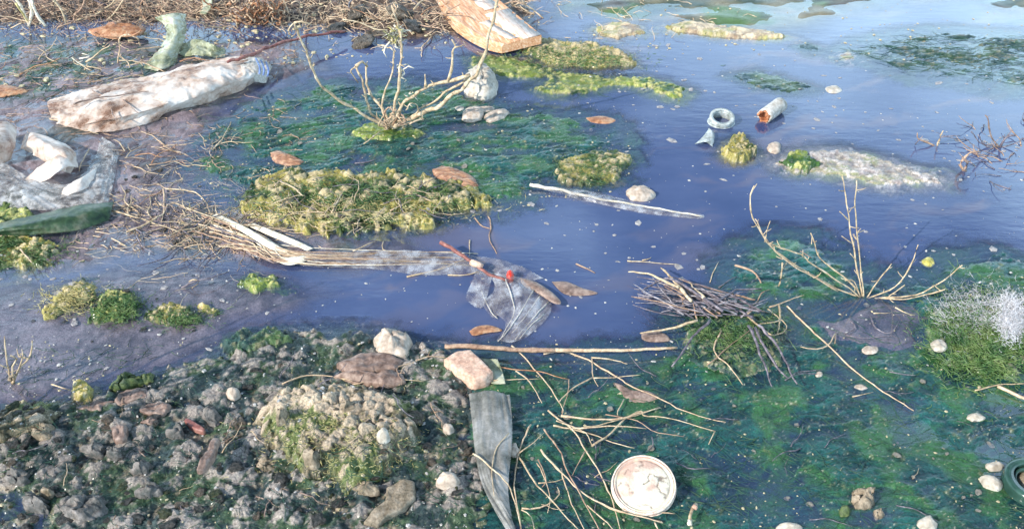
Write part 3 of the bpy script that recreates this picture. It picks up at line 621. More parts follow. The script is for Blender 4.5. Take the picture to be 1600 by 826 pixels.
loft('bag_collar', [[(372,90,0.032),(395,90,0.036),(415,95,0.029),(425,106,0.014)],[(378,108,0.043),(395,108,0.043),(410,112,0.029),(418,120,0.007)],[(392,128,0.007),(400,128,0.014),(410,130,0.007),(414,130,0.001)]], 40, 20, .005, 40, M['plas'], b, seed=9)
for k in range(3): loft('stripe', [[(398+k*8,91+k*3,.060-k*.008),(404+k*7,104+k*3,.064-k*.012),(404+k*6,116+k*2,.05-k*.012)],[(401+k*8,91+k*3,.060-k*.008),(407+k*7,104+k*3,.064-k*.012),(407+k*6,116+k*2,.05-k*.012)]], 20, 3, .001, 30, M['blue'], b, seed=10+k, th=.001)
# greenish plastic rag
b = thing('plastic_rag', 'pale green plastic rag standing up behind the large dirty bag', 'plastic rag', g(250,105,0))
loft('rag_upright', [[(243,28,.05),(262,45,.04),(258,65,.03),(245,85,.015),(225,108,.0)],[(268,22,.07),(275,45,.06),(268,68,.04),(258,88,.02),(250,112,.002)],[(290,24,.05),(290,48,.04),(283,68,.025),(278,85,.01),(275,100,.0)]], 60, 26, .011, 30, M['gbag'], b, seed=14)
loft('rag_tail', [[(285,68,.02),(310,62,.03),(335,72,.03),(352,80,.01)],[(275,85,.0),(300,90,.01),(330,90,.01),(350,92,.0)]], 60, 20, .014, 34, M['gbag'], b, seed=15)
loft('plastic_scrap', [[(300,-20,.03),(312,-5,.035),(318,10,.03),(312,22,.02)],[(325,-20,.03),(330,-5,.05),(330,12,.03),(322,24,.02)]], 30, 10, .006, 30, M['gbag'], label='small greenish plastic scrap at the very top left of centre', cat='plastic scrap', seed=16)
# left folded sheet
b = thing('plastic_sheet', 'crumpled whitish plastic sheet with thick folds at the left edge', 'plastic sheet', g(70,270,0))
loft('sheet_fold', [[(-60,200,.05),(-20,192,.06),(10,190,.06),(26,200,.04)],[(-60,225,.06),(-20,220,.07),(8,220,.06),(24,225,.04)],[(-60,262,.0),(-20,258,.01),(5,255,.01),(18,250,.004)]], 40, 22, .005, 10, M['bag'], b, seed=21)
loft('sheet_fold', [[(36,222,.01),(45,208,.03),(70,212,.04),(100,225,.04),(118,240,.02)],[(34,232,.02),(55,222,.05),(80,230,.06),(105,242,.05),(118,255,.02)],[(42,238,.0),(60,245,.02),(80,258,.02),(100,268,.02),(112,272,.0)]], 60, 26, .005, 10, M['bag'], b, seed=22)
loft('sheet_fold', [[(118,240,.03),(100,235,.05),(85,248,.05),(60,262,.03),(40,280,.01)],[(122,262,.02),(105,262,.04),(88,272,.04),(70,282,.02),(50,292,.0)]], 40, 16, .005, 24, M['bag'], b, seed=23)
loft('sheet', [[(-60,262,.004),(0,255,.01),(40,275,.012),(100,290,.008),(140,262,.012),(160,215,.004)],[(-60,290,.014),(0,288,.02),(50,305,.02),(110,305,.018),(155,275,.015),(175,225,.006)],[(-60,325,.004),(0,328,.006),(60,330,.008),(120,335,.006),(165,325,.004),(186,240,.002)]], 150, 60, .008, 12, M['net'], b, seed=24)
loft('sheet', [[(100,295,.02),(125,280,.03),(150,262,.02)],[(95,310,.01),(125,300,.02),(150,285,.01)]], 30, 12, .006, 30, M['bag'], b, seed=25)
# dark green blade
loft('dry_reed', [[(-60,372,.005),(0,350,.018),(60,335,.024),(120,322,.024),(178,316,.012)],[(-60,378,.005),(0,360,.028),(60,350,.032),(120,338,.030),(175,325,.014)],[(-60,384,.0),(0,372,.008),(60,366,.012),(120,360,.01),(170,345,.004)]], 80, 18, .003, 30, M['dgreen'], label='broad dark green reed blade lying at the left edge', cat='reed', seed=31, th=.001)
# grey strip at bottom
loft('plastic_strip', [[(733,616,.012),(738,660,.012),(742,700,.014),(752,750,.014),(775,800,.01),(800,840,.005)],[(765,612,.02),(768,660,.018),(765,705,.022),(772,755,.02),(788,795,.014),(806,840,.008)],[(796,618,.012),(800,660,.014),(798,710,.014),(793,755,.012),(797,795,.01),(810,840,.005)]], 130, 34, .0060, 70, M['gstrip'], label='long grey crinkled plastic strip running down to the bottom edge', cat='plastic strip', seed=33, th=.001, sx=.07)
loft('plastic_scrap', [[(752,560,.006),(765,575,.008),(768,600,.005)],[(778,562,.012),(785,580,.01),(790,600,.006)]], 24, 12, .004, 40, M['gbag'], label='thin greenish film scrap between brick fragment and grey strip', cat='plastic scrap', seed=34)
# clear bag with creases
b = thing('clear_bag', 'clear crinkled plastic bag with creases floating in mid pool', 'plastic bag', g(800,480,0))
loft('bag_panel', [[(760,425,.006),(775,450,.006),(765,480,.003),(790,505,.002),(776,533,.001)],[(795,430,.014),(812,460,.014),(815,490,.010),(812,515,.006),(800,535,.001)],[(830,440,.008),(850,460,.008),(862,478,.005),(852,500,.003),(822,528,.001)]], 80, 40, .0045, 30, M['clear'], b, seed=41, sx=.3)
loft('bag_panel', [[(745,420,.006),(738,440,.006),(728,465,.003),(742,480,.001)],[(770,428,.008),(765,450,.008),(758,475,.004),(752,482,.001)]], 40, 18, .004, 40, M['clear'], b, seed=42, sx=.3)
loft('bag_panel', [[(770,432,.010),(772,455,.008),(755,475,.004),(768,495,.001)],[(792,440,.012),(795,465,.01),(785,485,.005),(775,497,.001)]], 40, 18, .004, 40, M['clear'], b, seed=43, sx=.3)
for k, P in enumerate([[(790,436,.016),(800,465,.014),(803,490,.008),(782,530,.003)],[(835,450,.012),(815,485,.012),(795,515,.008),(778,533,.003)],[(858,470,.008),(835,495,.008),(805,530,.003)],[(850,490,.006),(830,508,.006),(812,528,.003)],[(845,460,.010),(828,485,.010),(800,520,.004)],[(752,455,.004),(768,488,.004),(778,497,.002)]]):
    MB().tube([g(*p) for p in P], .0014, .0008, k=5).build('crease', M['plas'], b, b.location.copy())
# long film under the reed bundle
loft('plastic_film', [[(380,380,.004),(470,393,.006),(560,392,.008),(640,392,.008),(720,398,.008),(790,408,.008),(850,435,.003)],[(385,395,.004),(480,405,.004),(580,408,.006),(660,410,.006),(730,412,.006),(790,424,.006),(830,440,.002)],[(400,402,.001),(480,416,.001),(580,420,.001),(660,430,.001),(730,428,.001),(780,430,.001),(820,445,.001)]], 150, 24, .003, 26, M['clear'], label='long translucent plastic film trailing under the pale reed stems', cat='plastic film', seed=45)
loft('plastic_film', [[(828,288,.004),(880,294,.006),(940,302,.004),(1010,322,.003),(1060,330,.002),(1100,336,.001)],[(828,290,.006),(880,300,.008),(940,312,.008),(1010,328,.004),(1060,336,.003),(1100,340,.001)],[(830,292,.002),(880,304,.002),(940,320,.001),(1010,334,.001),(1050,338,.001),(1090,342,.001)]], 90, 12, .002, 30, M['clear'], label='narrow clear feather-like plastic strip beside the beige stone', cat='plastic film', seed=46)
MB().tube([g(828,289,.007),g(880,298,.007),g(950,313,.005),g(1030,327,.003),g(1098,338,.002)], .004, .0012).build('dry_reed', M['whiteleaf'], None, g(828,289,0)); tag(COL.objects[-1], 'bleached reed rib stiffening the narrow clear strip', 'reed')

# ------------------------------------------------------------------ sticks and stems lying about
def stick(pts, wpx, m_, label, cat='twig', name='twig', group=None, z=.006, wob=.3, taper=.45, rest=True):
    n_ = len(pts); P = []
    for i, p in enumerate(pts):
        zz = p[2] if len(p) > 2 else z + (H(p[0], p[1]) if rest else 0)
        P.append(g(p[0], p[1], zz))
    s_ = (P[0]-Vector((0,0,CH))).length/F; r0 = max(.0007, wpx*s_/2*.8)
    o_ = min(P, key=lambda v: v.z).copy(); ob = MB().tube(P, r0, r0*taper, wob=wob, seed=int(pts[0][0]*3+pts[0][1])).build(name, M[m_], None, o_)
    return tag(ob, label, cat, group)
def zz(org, pts, k=3.4413): return [(org[0]+p[0]/k, org[1]+p[1]/k) for p in pts]
O7 = (760,586); O3 = (800,400); O4 = (1140,400); O2 = (400,360); O5 = (0,180); O6 = (380,200); O1 = (0,0)
S = [
 (O7,[(330,190),(460,290),(550,430),(630,560),(680,700),(720,840)],3.6,'ptwig','tan twig running down from the tangle past the left of the round lid'),
 (O7,[(360,270),(480,285),(600,270),(760,230),(935,175)],3.6,'stem','pale twig curving up to the right in the central tangle'),
 (O7,[(400,220),(600,235),(740,225),(930,170)],4.2,'ptwig','thickest tan twig across the top of the central tangle'),
 (O7,[(565,380),(680,300),(760,220),(830,192),(850,212),(1000,240),(1225,298)],4.2,'stem','kinked pale twig ending above the round lid at right'),
 (O7,[(450,290),(560,310),(680,360),(795,390)],3,'stem','thin pale twig dropping right under the central tangle'),
 (O7,[(375,245),(520,300),(570,380)],3,'stem','short pale twig at the left of the central tangle'),
 (O7,[(500,285),(640,275),(860,285)],3.4,'ptwig','straight tan twig in the middle of the central tangle'),
 (O7,[(640,210),(800,240),(900,300),(1060,330)],2.4,'twig','thin brown twig sinking into the algae right of the tangle'),
 (O7,[(240,265),(190,350),(150,500),(150,640),(190,840)],3.8,'ptwig','arched tan twig just right of the grey strip'),
 (O7,[(310,290),(380,380),(440,520),(540,700),(610,840)],3.8,'twig','long brown twig falling to the bottom left of the lid'),
 (O7,[(290,400),(400,520),(560,660),(760,740),(950,790)],4.0,'ptwig','tan twig sweeping under the round lid'),
 (O7,[(530,640),(680,720),(820,755),(945,785)],3.2,'ptwig','second thinner twig under the round lid'),
 (O7,[(170,430),(250,560),(330,650),(450,780),(500,840)],3.8,'stem','pale twig crossing towards the bottom left of the lid'),
 (O7,[(190,715),(300,700),(390,640),(380,600)],3.6,'ptwig','hooked twig opening upward by the grey strip'),
 (O7,[(170,420),(240,370),(310,310)],3,'ptwig','short slanting twig above the hooked twig'),
 (O7,[(-70,420),(30,510),(110,590),(160,700),(190,840)],3.6,'stem','pale twig crossing the grey strip diagonally'),
 (O7,[(120,310),(50,400),(30,510),(40,650)],2.8,'stem','thin curved twig lying on the grey strip'),
 (O7,[(400,500),(440,640),(530,840)],3,'ptwig','thin twig between hooked twig and lid'),
 (O7,[(540,700),(640,780),(690,840)],3,'ptwig','twig stub at the bottom below the lid'),
 (O7,[(280,450),(320,560),(300,600)],3,'twig','crooked brown twiglet within the arched twig'),
 (O7,[(270,470),(300,520),(340,640),(330,740)],2.6,'ptwig','hanging tan twiglet within the arched twig'),
 (O7,[(280,580),(370,570),(430,545)],2.6,'stem','short pale crosswise twig inside the lower tangle'),
 (O7,[(530,410),(460,540)],2.6,'twig','short brown diagonal twig left above the lid'),
 (O7,[(190,720),(240,760),(260,840)],2.6,'ptwig','twig stub at the bottom edge by the grey strip'),
 (O7,[(740,130),(710,190),(705,215)],2.6,'ptwig','short upright twig near the split leaf'),
 (O7,[(1230,300),(1195,370)],3,'stem','tiny pale twig piece right above the lid'),
 (O7,[(1020,470),(1100,500),(1210,502)],3,'dtwig','dark submerged twig right of the lid'),
 (O7,[(890,330),(895,380),(860,410)],2.4,'dtwig','tiny dark twig over the lid'),
 (O7,[(905,790),(930,840)],3.4,'ptwig','tan twig stub under the lid at the bottom'),
 (O3,[(0,480),(100,580),(200,700),(270,810),(272,860)],3,'ptwig','straight thin twig sloping under the long broken stick'),
 (O3,[(170,525),(280,512),(420,560),(560,650),(640,700),(800,770),(960,840),(1150,890)],3.6,'ptwig','very long arched twig from the stick down to the right'),
 (O3,[(-140,590),(0,605),(150,620),(300,660)],3.2,'oleaf','thin orange twig lying level below the long stick'),
 (O3,[(430,545),(560,555),(620,580)],3,'stem','pale twig just under the right half of the long stick'),
 (O3,[(-100,668),(0,660),(160,658)],2.4,'stem','thin greenish level twig near the brick fragment'),
 (O3,[(440,655),(560,650),(690,638)],2.8,'stem','pale level twig in the algae above the split leaf'),
 (O3,[(430,650),(330,710),(250,785)],3.4,'ptwig','tan twig slanting down to the left from the level one'),
 (O3,[(305,660),(300,740),(265,840)],2.6,'twig','upright brown twig above the central tangle'),
 (O3,[(20,615),(100,680),(160,790)],3,'ptwig','bent twig left below the long stick'),
 (O3,[(430,540),(435,640),(462,700)],2.4,'ptwig','thin twig linking the arched and the level ones'),
 (O3,[(1125,400),(1090,480),(1100,530),(1160,580),(1240,690)],3.4,'ptwig','kinked tan twig hanging from the dark bundle'),
 (O3,[(1050,585),(1180,470),(1300,380)],2.8,'twig','brown twig crossing the kinked one'),
 (O3,[(1240,300),(1320,370),(1400,422),(1460,415),(1475,375),(1440,340)],3.6,'stem','pale hooked root loop right of the dark bundle'),
 (O3,[(1435,258),(1442,340),(1425,425)],4,'stem','pale upright root in the star right of the bundle'),
 (O3,[(1375,285),(1440,345),(1330,362)],3,'stem','pale forked root beside the upright one'),
 (O3,[(1385,275),(1480,240),(1570,208)],2.8,'ptwig','straight tan twig pointing right above the root loop'),
 (O3,[(1280,270),(1320,240),(1340,200),(1385,180)],2.8,'twig','crooked twig at the upper right of the dark bundle'),
 (O3,[(620,25),(720,32),(900,46)],2.6,'stem','thin pale stem floating level in open water'),
 (O3,[(700,22),(735,16),(748,5)],2.2,'stem','tiny sprig on the floating level stem'),
 (O3,[(1065,140),(1080,90),(1112,30)],2.4,'stem','thin stem rising at the left of the right-hand mat'),
 (O3,[(1200,48),(1300,88),(1338,145)],5,'twig','thick curved brown twig on the left part of the right-hand mat'),
 (O3,[(1115,170),(1150,140),(1210,110)],2.8,'dtwig','dark twig in the notch of the right-hand mat'),
 (O3,[(680,220),(800,228),(880,250)],2.4,'dtwig','dark thin twig pointing left from the bundle'),
 (O4,[(310,270),(400,360),(520,470),(700,640),(850,740),(990,830)],3.4,'ptwig','very long straight twig descending through the right-hand algae'),
 (O4,[(570,415),(525,480),(440,500),(380,485)],2.8,'ptwig','crossing twiglet halfway down the long straight twig'),
 (O4,[(565,470),(572,415)],2.2,'stem','tiny upright twiglet on the long straight twig'),
 (O4,[(650,350),(680,380),(650,405),(615,420)],3,'dtwig','dark curl on the muddy hollow, left one'),
 (O4,[(755,320),(790,390),(860,420),(910,350)],3,'dtwig','dark loop on the muddy hollow, right one'),
 (O4,[(625,425),(740,440),(860,430),(920,440)],2.6,'dtwig','dark line of twig under the two curls'),
 (O4,[(860,620),(930,635),(1000,640)],2.4,'dtwig','thin dark twig in the algae beneath the muddy hollow'),
 (O4,[(890,275),(940,300),(995,318)],2.8,'stem','pale bent stem at the foot of the fan plant'),
 (O4,[(775,308),(870,302)],2.2,'stem','short pale level stem on the muddy hollow'),
 (O4,[(1440,700),(1583,760),(1640,790)],7,'ptwig','thick tan stick at the right edge above the cream pebble'),
 (O4,[(1320,720),(1460,690),(1640,680)],3,'stem','thin pale stem at the right edge below the hummock'),
 (O4,[(660,755),(770,730)],2.6,'stem','short pale stem in the lower right algae'),
 (O2,[(140,825),(260,780),(420,785),(520,810)],3,'ptwig','long thin twig across the top of the crust below the round stone'),
 (O2,[(520,830),(700,760),(860,700),(960,675),(1095,700)],3,'ptwig','arched twig joining bark flake and brick fragment'),
 (O2,[(700,790),(900,812)],2.4,'stem','short pale twig in front of the bark flake'),
 (O2,[(770,830),(790,740),(880,690)],2.2,'ptwig','thin twig rising behind the bark strip'),
 (O5,[(890,395),(1030,410),(1100,460),(1145,560)],3,'stem','arched pale stem at the left start of the reed bundle'),
 (O5,[(880,395),(882,480),(870,570)],2.8,'ptwig','upright tan stem at the left start of the reed bundle'),
 (O5,[(590,510),(720,545),(830,580),(960,625)],3.6,'stem','pale stem running right below the bubbly film'),
 (O5,[(680,630),(850,550),(900,490),(960,480),(1200,570),(1400,600),(1560,612)],3.8,'stem','longest arched reed stem above the bundle'),
 (O5,[(900,722),(1030,650),(1150,560)],2.8,'stem','thin stem crossing up into the bundle'),
 (O5,[(600,660),(680,705),(640,690)],2.4,'stem','short pale stem on the mud left of the bundle'),
 (O5,[(735,645),(765,705),(830,740)],3,'dtwig','dark stem on the mud left of the bundle'),
 (O5,[(1145,185),(1200,120),(1243,35)],3,'stem','pale stem rising from the twiggy heap left of the middle mat'),
 (O5,[(670,190),(640,150),(610,130)],2.4,'stem','small pale stem behind the twiggy heap'),
 (O5,[(480,185),(440,250),(425,300)],3,'ptwig','tan stem at the right of the folded sheet'),
 (O5,[(0,650),(120,600),(330,555),(500,490),(605,468)],2.8,'stem','thin pale stem along the top of the dark green blade'),
 (O5,[(110,720),(170,790)],3,'ptwig','small tan stem in the algae at the left edge'),
 (O6,[(0,525),(240,545)],2.6,'stem','thin level stem under the yellow-green clump'),
 (O6,[(590,662),(650,635),(712,608)],2.8,'stem','stem standing off the reed bundle to the right'),
 (O6,[(755,608),(750,650),(800,662)],2.2,'stem','tiny forked stem on the reed bundle'),
 (O6,[(1218,602),(1218,688)],2.2,'ptwig','short upright stem beside the red stem'),
 (O6,[(880,800),(1060,760),(1170,715),(1190,690),(1165,680)],3.4,'stem','crescent shaped pale stem round the end of the film'),
 (O6,[(1100,790),(1200,792),(1280,770)],3,'stem','small crescent stem below the red stem'),
 (O6,[(200,285),(270,320),(320,365)],4,'stem','pale stem lying on the left of the yellow-green clump'),
 (O6,[(475,455),(510,390),(560,320),(610,270)],4.2,'stem','curved pale stem on the middle of the yellow-green clump'),
 (O6,[(790,445),(860,410),(905,385)],3,'ptwig','short straw on the right of the yellow-green clump'),
 (O6,[(650,85),(710,40),(745,10)],2.6,'stem','thin straw leading away from the foot of the dry plant'),
 (O6,[(600,190),(660,185),(720,165)],3,'dtwig','dark straw floating in the middle mat'),
 (O1,[(395,560),(480,535),(620,515),(800,490)],3.4,'leaf','dark brown straw lying on the large dirty bag'),
 (O1,[(490,480),(545,520)],2.4,'leaf','short seam straw on the left of the bag'),
 (O1,[(650,525),(745,610)],2.4,'leaf','diagonal seam straw in the middle of the bag'),
 (O1,[(600,590),(635,685)],2,'leaf','thin curved straw at the front of the bag'),
 (O1,[(265,640),(330,650),(420,680),(530,720)],3,'stem','pale root hooked over the left end of the bag'),
]
for org, pts, wpx, m_, lb in S:
    on_bag = 'bag' in lb and m_ == 'leaf'
    P = zz(org, pts)
    if on_bag: P = [(x_, y_, .052 if 'lying' in lb else .042) for x_, y_ in P]
    if 'crossing the grey strip' in lb or 'lying on the grey strip' in lb: P = [(x_, y_, .024) for x_, y_ in P]
    stick(P, wpx, m_, lb, 'twig' if 'twig' in m_ else 'stem', 'twig' if 'twig' in m_ else 'plant_stem')
stick([(695,541,.012),(740,541,.014),(800,545,.014),(870,547,.014)], 10, 'twig', 'rough brown half of the long broken stick at the water edge', 'stick', 'stick', taper=.9, wob=.12)
stick([(868,547,.014),(940,547,.014),(1000,546,.013),(1058,543,.010)], 8, 'ptwig', 'pale peeled half of the long broken stick', 'stick', 'stick', taper=.6, wob=.12)
stick([(355,97,.06),(385,88,.06),(430,70,.05),(480,56,.045),(540,48,.03)], 6, 'redtwig', 'dark red-brown stick leaning behind the large bag', 'stick', 'stick', taper=.8)
b = thing('red_stem', 'reddish jointed stem with a red bud lying over the clear bag', 'stem', g(740,410,0))
MB().tube([g(688,378,.03),(g(715,393,.024)),g(738,408,.018),g(760,424,.014),g(790,438,.012)], .0042, .003).build('stem', M['redtwig'], b, b.location.copy())
MB().tube([g(737,410,.022),g(745,413,.024),g(754,416,.02)], .007, .005, k=8).build('joint', M['brick'], b, b.location.copy())
lump('berry', oval(797,433,12,13,0,j=.06), .014, M['red'], 'round red berry on the clear plastic bag beside the brown leaf', 'berry', z=.006, na=.02, low=.7)
# curved dark stick left
stick([(284,448,.004),(300,440,.016),(330,432,.018),(358,424,.01)], 4.5, 'dtwig', 'curved dark stick in the mud pointing at the flat green clump', 'stick', 'stick')
stick([(296,440,.006),(304,436,.02),(312,440,.012),(300,450,.004)], 3, 'stem', 'little pale hook at the left end of the curved dark stick', 'twig')
stick([(80,600,.004),(95,604,.004),(106,608,.004)], 3, 'stem', 'straight pale straw left of the small yellow ball', 'stem', 'plant_stem')
# reeds of the bundle: long pale blades
RB = thing('reed_bundle', 'long bundle of pale dry reed stems trailing from the mud to the clear bag', 'reeds', g(460,390,0))
r_ = random.Random(3)
for k in range(34):
    u = r_.random(); a0 = (300+r_.random()*70, 335+r_.random()*30); mid = (440+r_.random()*40, 385+r_.random()*28); e0 = (560+r_.random()*200, 392+r_.random()*24)
    if k % 3 == 0: a0 = (340+r_.random()*40, 362+r_.random()*25); mid = (430+r_.random()*30, 392+r_.random()*18)
    MB().tube([g(*a0, .001+r_.random()*.006), g((a0[0]+mid[0])/2, (a0[1]+mid[1])/2-2, .003+r_.random()*.008), g(*mid,.002+r_.random()*.008), g(*e0,.000+r_.random()*.004)], .0009+r_.random()*.0014, .0007, k=5, seed=k).build('reed_stem', M[r_.choice(['stem','ptwig','whiteleaf','ptwig','twig','dtwig'])], RB, RB.location.copy())
loft('reed_blade', [[(434,404,0.009),(450,402,0.011),(470,400,0.011),(490,396,0.005)],[(432,409,0.005),(452,414,0.007),(472,410,0.007),(490,402,0.005)]], 24, 6, .001, 20, M['whiteleaf'], RB, seed=51)
for k, (A_, B_) in enumerate([([(330,338,0.005),(370,358,0.009),(410,382,0.011),(440,400,0.005)],[(340,334,0.005),(382,354,0.013),(424,378,0.013),(460,398,0.005)]),([(348,375,0.004),(390,395,0.006),(428,412,0.003)],[(370,372,0.005),(405,388,0.009),(440,404,0.005)]),([(385,352,0.005),(430,372,0.009),(480,392,0.005)],[(395,348,0.005),(440,366,0.013),(490,388,0.005)])]):
    loft('reed_blade', [A_, B_], 40, 8, .002, 20, M[['whiteleaf','leaf','whiteleaf'][k]], parent=RB, seed=52+k, th=.001)
# dark bundle of twigs on the right-hand hump
r_ = random.Random(11)
bb = thing('twig_bundle', 'dark tangled bundle of dead twigs at the left edge of the right-hand mat', 'twig bundle', g(1140,492,.0))
for k in range(62):
    bx_, by_ = 1060+r_.random()*130, 464+r_.random()*34
    if k < 58: e = (985+r_.random()*90, 432+r_.random()*62); ez = .004+r_.random()*.02
    elif k < 78: e = (1165+r_.random()*80, 455+r_.random()*45); ez = .004+r_.random()*.02
    else: e = (1075+r_.random()*150, 520+r_.random()*45); ez = .012
    m0 = ((bx_+e[0])/2+r_.uniform(-8,8), (by_+e[1])/2+r_.uniform(-8,5))
    MB().tube([g(bx_,by_,.012+r_.random()*.02), g(*m0,.014+r_.random()*.018), g(*e, ez)],   .0011+.0009*r_.random(), .0006, k=5).build('twig', M[r_.choice(['dtwig','dtwig','dtwig','dtwig','gtwig','gtwig','twig'])], bb, bb.location.copy())
for P in [[(1130,486),(1060,442),(1035,438),(1002,456)],[(1080,470),(1045,430),(1033,418)],[(1060,450),(1020,430),(982,424)],[(1170,508),(1190,560),(1205,603)],[(1180,512),(1205,560),(1230,590)],[(1185,508),(1215,545),(1245,600)],[(1110,500),(1080,530),(1050,572)],[(1090,500),(1050,512),(1000,520)],[(1120,470),(1150,455),(1190,452)],[(1100,465),(1085,450),(1075,440)]]:
    MB().tube([g(p[0],p[1],.035-.028*i/len(P)) for i, p in enumerate(P)], .0028, .0012, k=6).build('twig', M['dtwig'] if P[0][0] > 1100 else M['stem'], bb, bb.location.copy())

# ------------------------------------------------------------------ upright plants
def plant(name, label, base, branches, lean=.0, cat='plant'):
    o_ = thing(name, label, cat, g(base[0], base[1], H(*base)-.004)); Y = o_.location.y
    for k, (pts, w0, w1, m_, dy) in enumerate(branches):
        s_ = math.hypot(Y, CH)/F; P = []
        n_ = len(pts)
        for i, p in enumerate(pts): P.append(up(p[0], p[1], Y + dy*i/(n_-1)))
        for p in P: p.z = max(p.z, -.004)
        mb = MB().tube(P, w0*s_/2*.70, w1*s_/2*.62, k=8, wob=.5); Ls = sum((P[i+1]-P[i]).length for i in range(len(P)-1)); rr = random.Random(int(Ls*1e5)); C_ = cat_rom(P, 20)
        for q in range(int(Ls/.035)):
            c_ = C_[rr.randrange(3,19)]; d_ = Vector((rr.uniform(-1,1), rr.uniform(-.7,.7), rr.uniform(-.3,1))).normalized()*rr.uniform(.006,.016); mb.tube([c_, c_+d_*.6, c_+d_+Vector((0,0,.002))], max(.0009,w1*s_/2*.45), .0005, n=4, k=5)
        mb.build('branch', M[m_], o_, o_.location.copy())
    return o_
pl = plant('dead_plant', 'pale leafless branching plant standing in the middle algae mat', (610,202), [
 ([(606,200),(570,180),(545,165),(518,148),(498,128),(487,105),(478,80),(466,52),(460,36)], 7, 4, 'stem', -.10),
 ([(608,200),(590,185),(576,172),(572,150),(565,125),(556,104)], 7, 5, 'stem', .03),
 ([(610,198),(598,170),(580,150),(573,128),(572,104)], 6, 5, 'stem', .06),
 ([(612,200),(618,165),(623,130),(626,95),(627,60),(620,35),(612,8)], 7, 4, 'stem', .05),
 ([(612,198),(600,165),(612,112),(614,80),(604,72),(590,70)], 5, 3, 'stem', .08),
 ([(614,200),(645,184),(680,170),(712,146),(735,125),(750,104),(762,62),(772,22),(784,-30)], 10, 6, 'stem', -.06),
 ([(614,198),(632,160),(650,148),(668,136),(700,128),(735,118)], 7, 9, 'stem', .0),
 ([(700,128),(705,108),(708,85),(712,74),(722,72)], 6, 4, 'stem', .0),
 ([(712,74),(706,62)], 4, 3, 'stem', .0),
 ([(735,122),(705,138),(688,150),(668,164),(655,170)], 6, 4, 'stem', .03),
 ([(665,136),(664,116)], 5, 3, 'stem', .0),
 ([(760,68),(760,58)], 5, 3, 'stem', .0),
 ([(612,198),(650,178),(652,165),(640,162),(635,172)], 4, 3, 'stem', -.04),
 ([(610,198),(600,178),(608,168),(616,176)], 5, 3, 'twig', -.03),
 ([(612,198),(628,180),(634,190),(622,197)], 5, 3, 'twig', -.05),
 ([(608,200),(592,196),(600,180)], 4, 3, 'ptwig', -.05), ([(614,200),(660,186),(640,194)], 4, 3, 'ptwig', -.05),
 ([(556,104),(566,96),(574,104)], 6, 5, 'stem', .02), ([(556,104),(548,112),(560,130)], 4, 2, 'stem', .02),
 ([(460,36),(452,44),(450,52),(456,56)], 4, 3, 'stem', .0), ([(460,36),(470,34),(486,38)], 6, 2, 'stem', .0),
 ([(461,38),(463,50),(458,57)], 3, 2, 'twig', .0),
 ([(487,106),(492,100)], 4, 2, 'stem', .0), ([(498,128),(492,120)], 4, 2, 'stem', .0),
 ([(535,30),(560,35),(585,45),(605,48)], 3, 3, 'stem', .0)])
Yp = pl.location.y
def tuft(parent, pxs, Y, n, seed, m_, w_=3, name='dried_leaf', spread=14):
    r2 = random.Random(seed)
    for k in range(n):
        c = r2.choice(pxs); P = [up(c[0]+r2.uniform(-5,5), c[1]+r2.uniform(-6,6), Y+r2.uniform(-.01,.01))]
        for j in range(3): P.append(P[-1]+Vector((r2.uniform(-1,1), r2.uniform(-.5,.5), r2.uniform(-1,.6)))*spread*.0011)
        MB().tube(P, w_*.0008, .0008, k=5, flat=.5).build(name, M[m_], parent, parent.location.copy())
tuft(pl, [(615,15),(606,20),(622,30),(604,10),(612,5)], Yp+.05, 14, 1, 'ptwig', 2.6)
tuft(pl, [(620,42),(614,52),(626,50),(612,62),(618,58)], Yp+.05, 20, 2, 'whiteleaf', 4.5)
tuft(pl, [(620,45),(615,58),(625,55)], Yp+.04, 12, 5, 'yfibre', 4)
tuft(pl, [(625,105),(620,118),(630,112),(650,142),(640,145)], Yp+.03, 9, 3, 'whiteleaf', 4)
tuft(pl, [(605,192),(615,190),(625,186),(610,182)], Yp-.02, 26, 4, 'ptwig', 3, 'twiglet')
plant('fan_plant', 'thin pale twiggy plant fanning out of the right-hand mat', (1352,468), [
 ([(1345,468),(1300,447),(1250,418),(1212,392),(1190,365),(1175,335),(1172,310),(1179,290)], 3.6, 3, 'stem', .05),
 ([(1310,455),(1265,430),(1220,402),(1195,372),(1180,342)], 3, 2, 'ptwig', .0),
 ([(1195,378),(1203,345)], 2.4, 2, 'stem', .0),
 ([(1346,468),(1328,440),(1290,412),(1277,395),(1267,364)], 3.6, 2.6, 'stem', .04),
 ([(1345,468),(1320,445),(1280,418),(1245,396),(1200,380)], 3.2, 2.6, 'stem', -.02),
 ([(1348,466),(1340,430),(1332,380),(1325,330),(1315,275)], 3.6, 2.8, 'stem', .06),
 ([(1326,345),(1312,330)], 2.4, 1.8, 'stem', .0), ([(1331,380),(1315,369)], 2.4, 1.8, 'stem', .0), ([(1338,406),(1328,396)], 2.4, 1.8, 'stem', .0),
 ([(1350,466),(1346,430),(1340,370),(1336,320),(1339,282)], 3.2, 2.6, 'stem', .0),
 ([(1354,466),(1372,438),(1393,412)], 3.2, 2.6, 'stem', .04),
 ([(1356,468),(1392,452),(1413,432),(1427,405),(1434,382)], 3.2, 2.6, 'stem', .0),
 ([(1362,474),(1420,462),(1460,446),(1485,430),(1504,414)], 3.6, 2.6, 'stem', -.04),
 ([(1365,476),(1420,466),(1476,452)], 3.2, 2.4, 'stem', -.08),
 ([(1385,466),(1414,445)], 2.6, 2, 'stem', .0), ([(1222,410),(1221,430),(1217,447)], 3, 4, 'stem', .0),
 ([(1268,403),(1250,392)], 4, 3, 'leaf', .0), ([(1345,466),(1335,440),(1320,438)], 2.4, 2, 'stem', .0)])
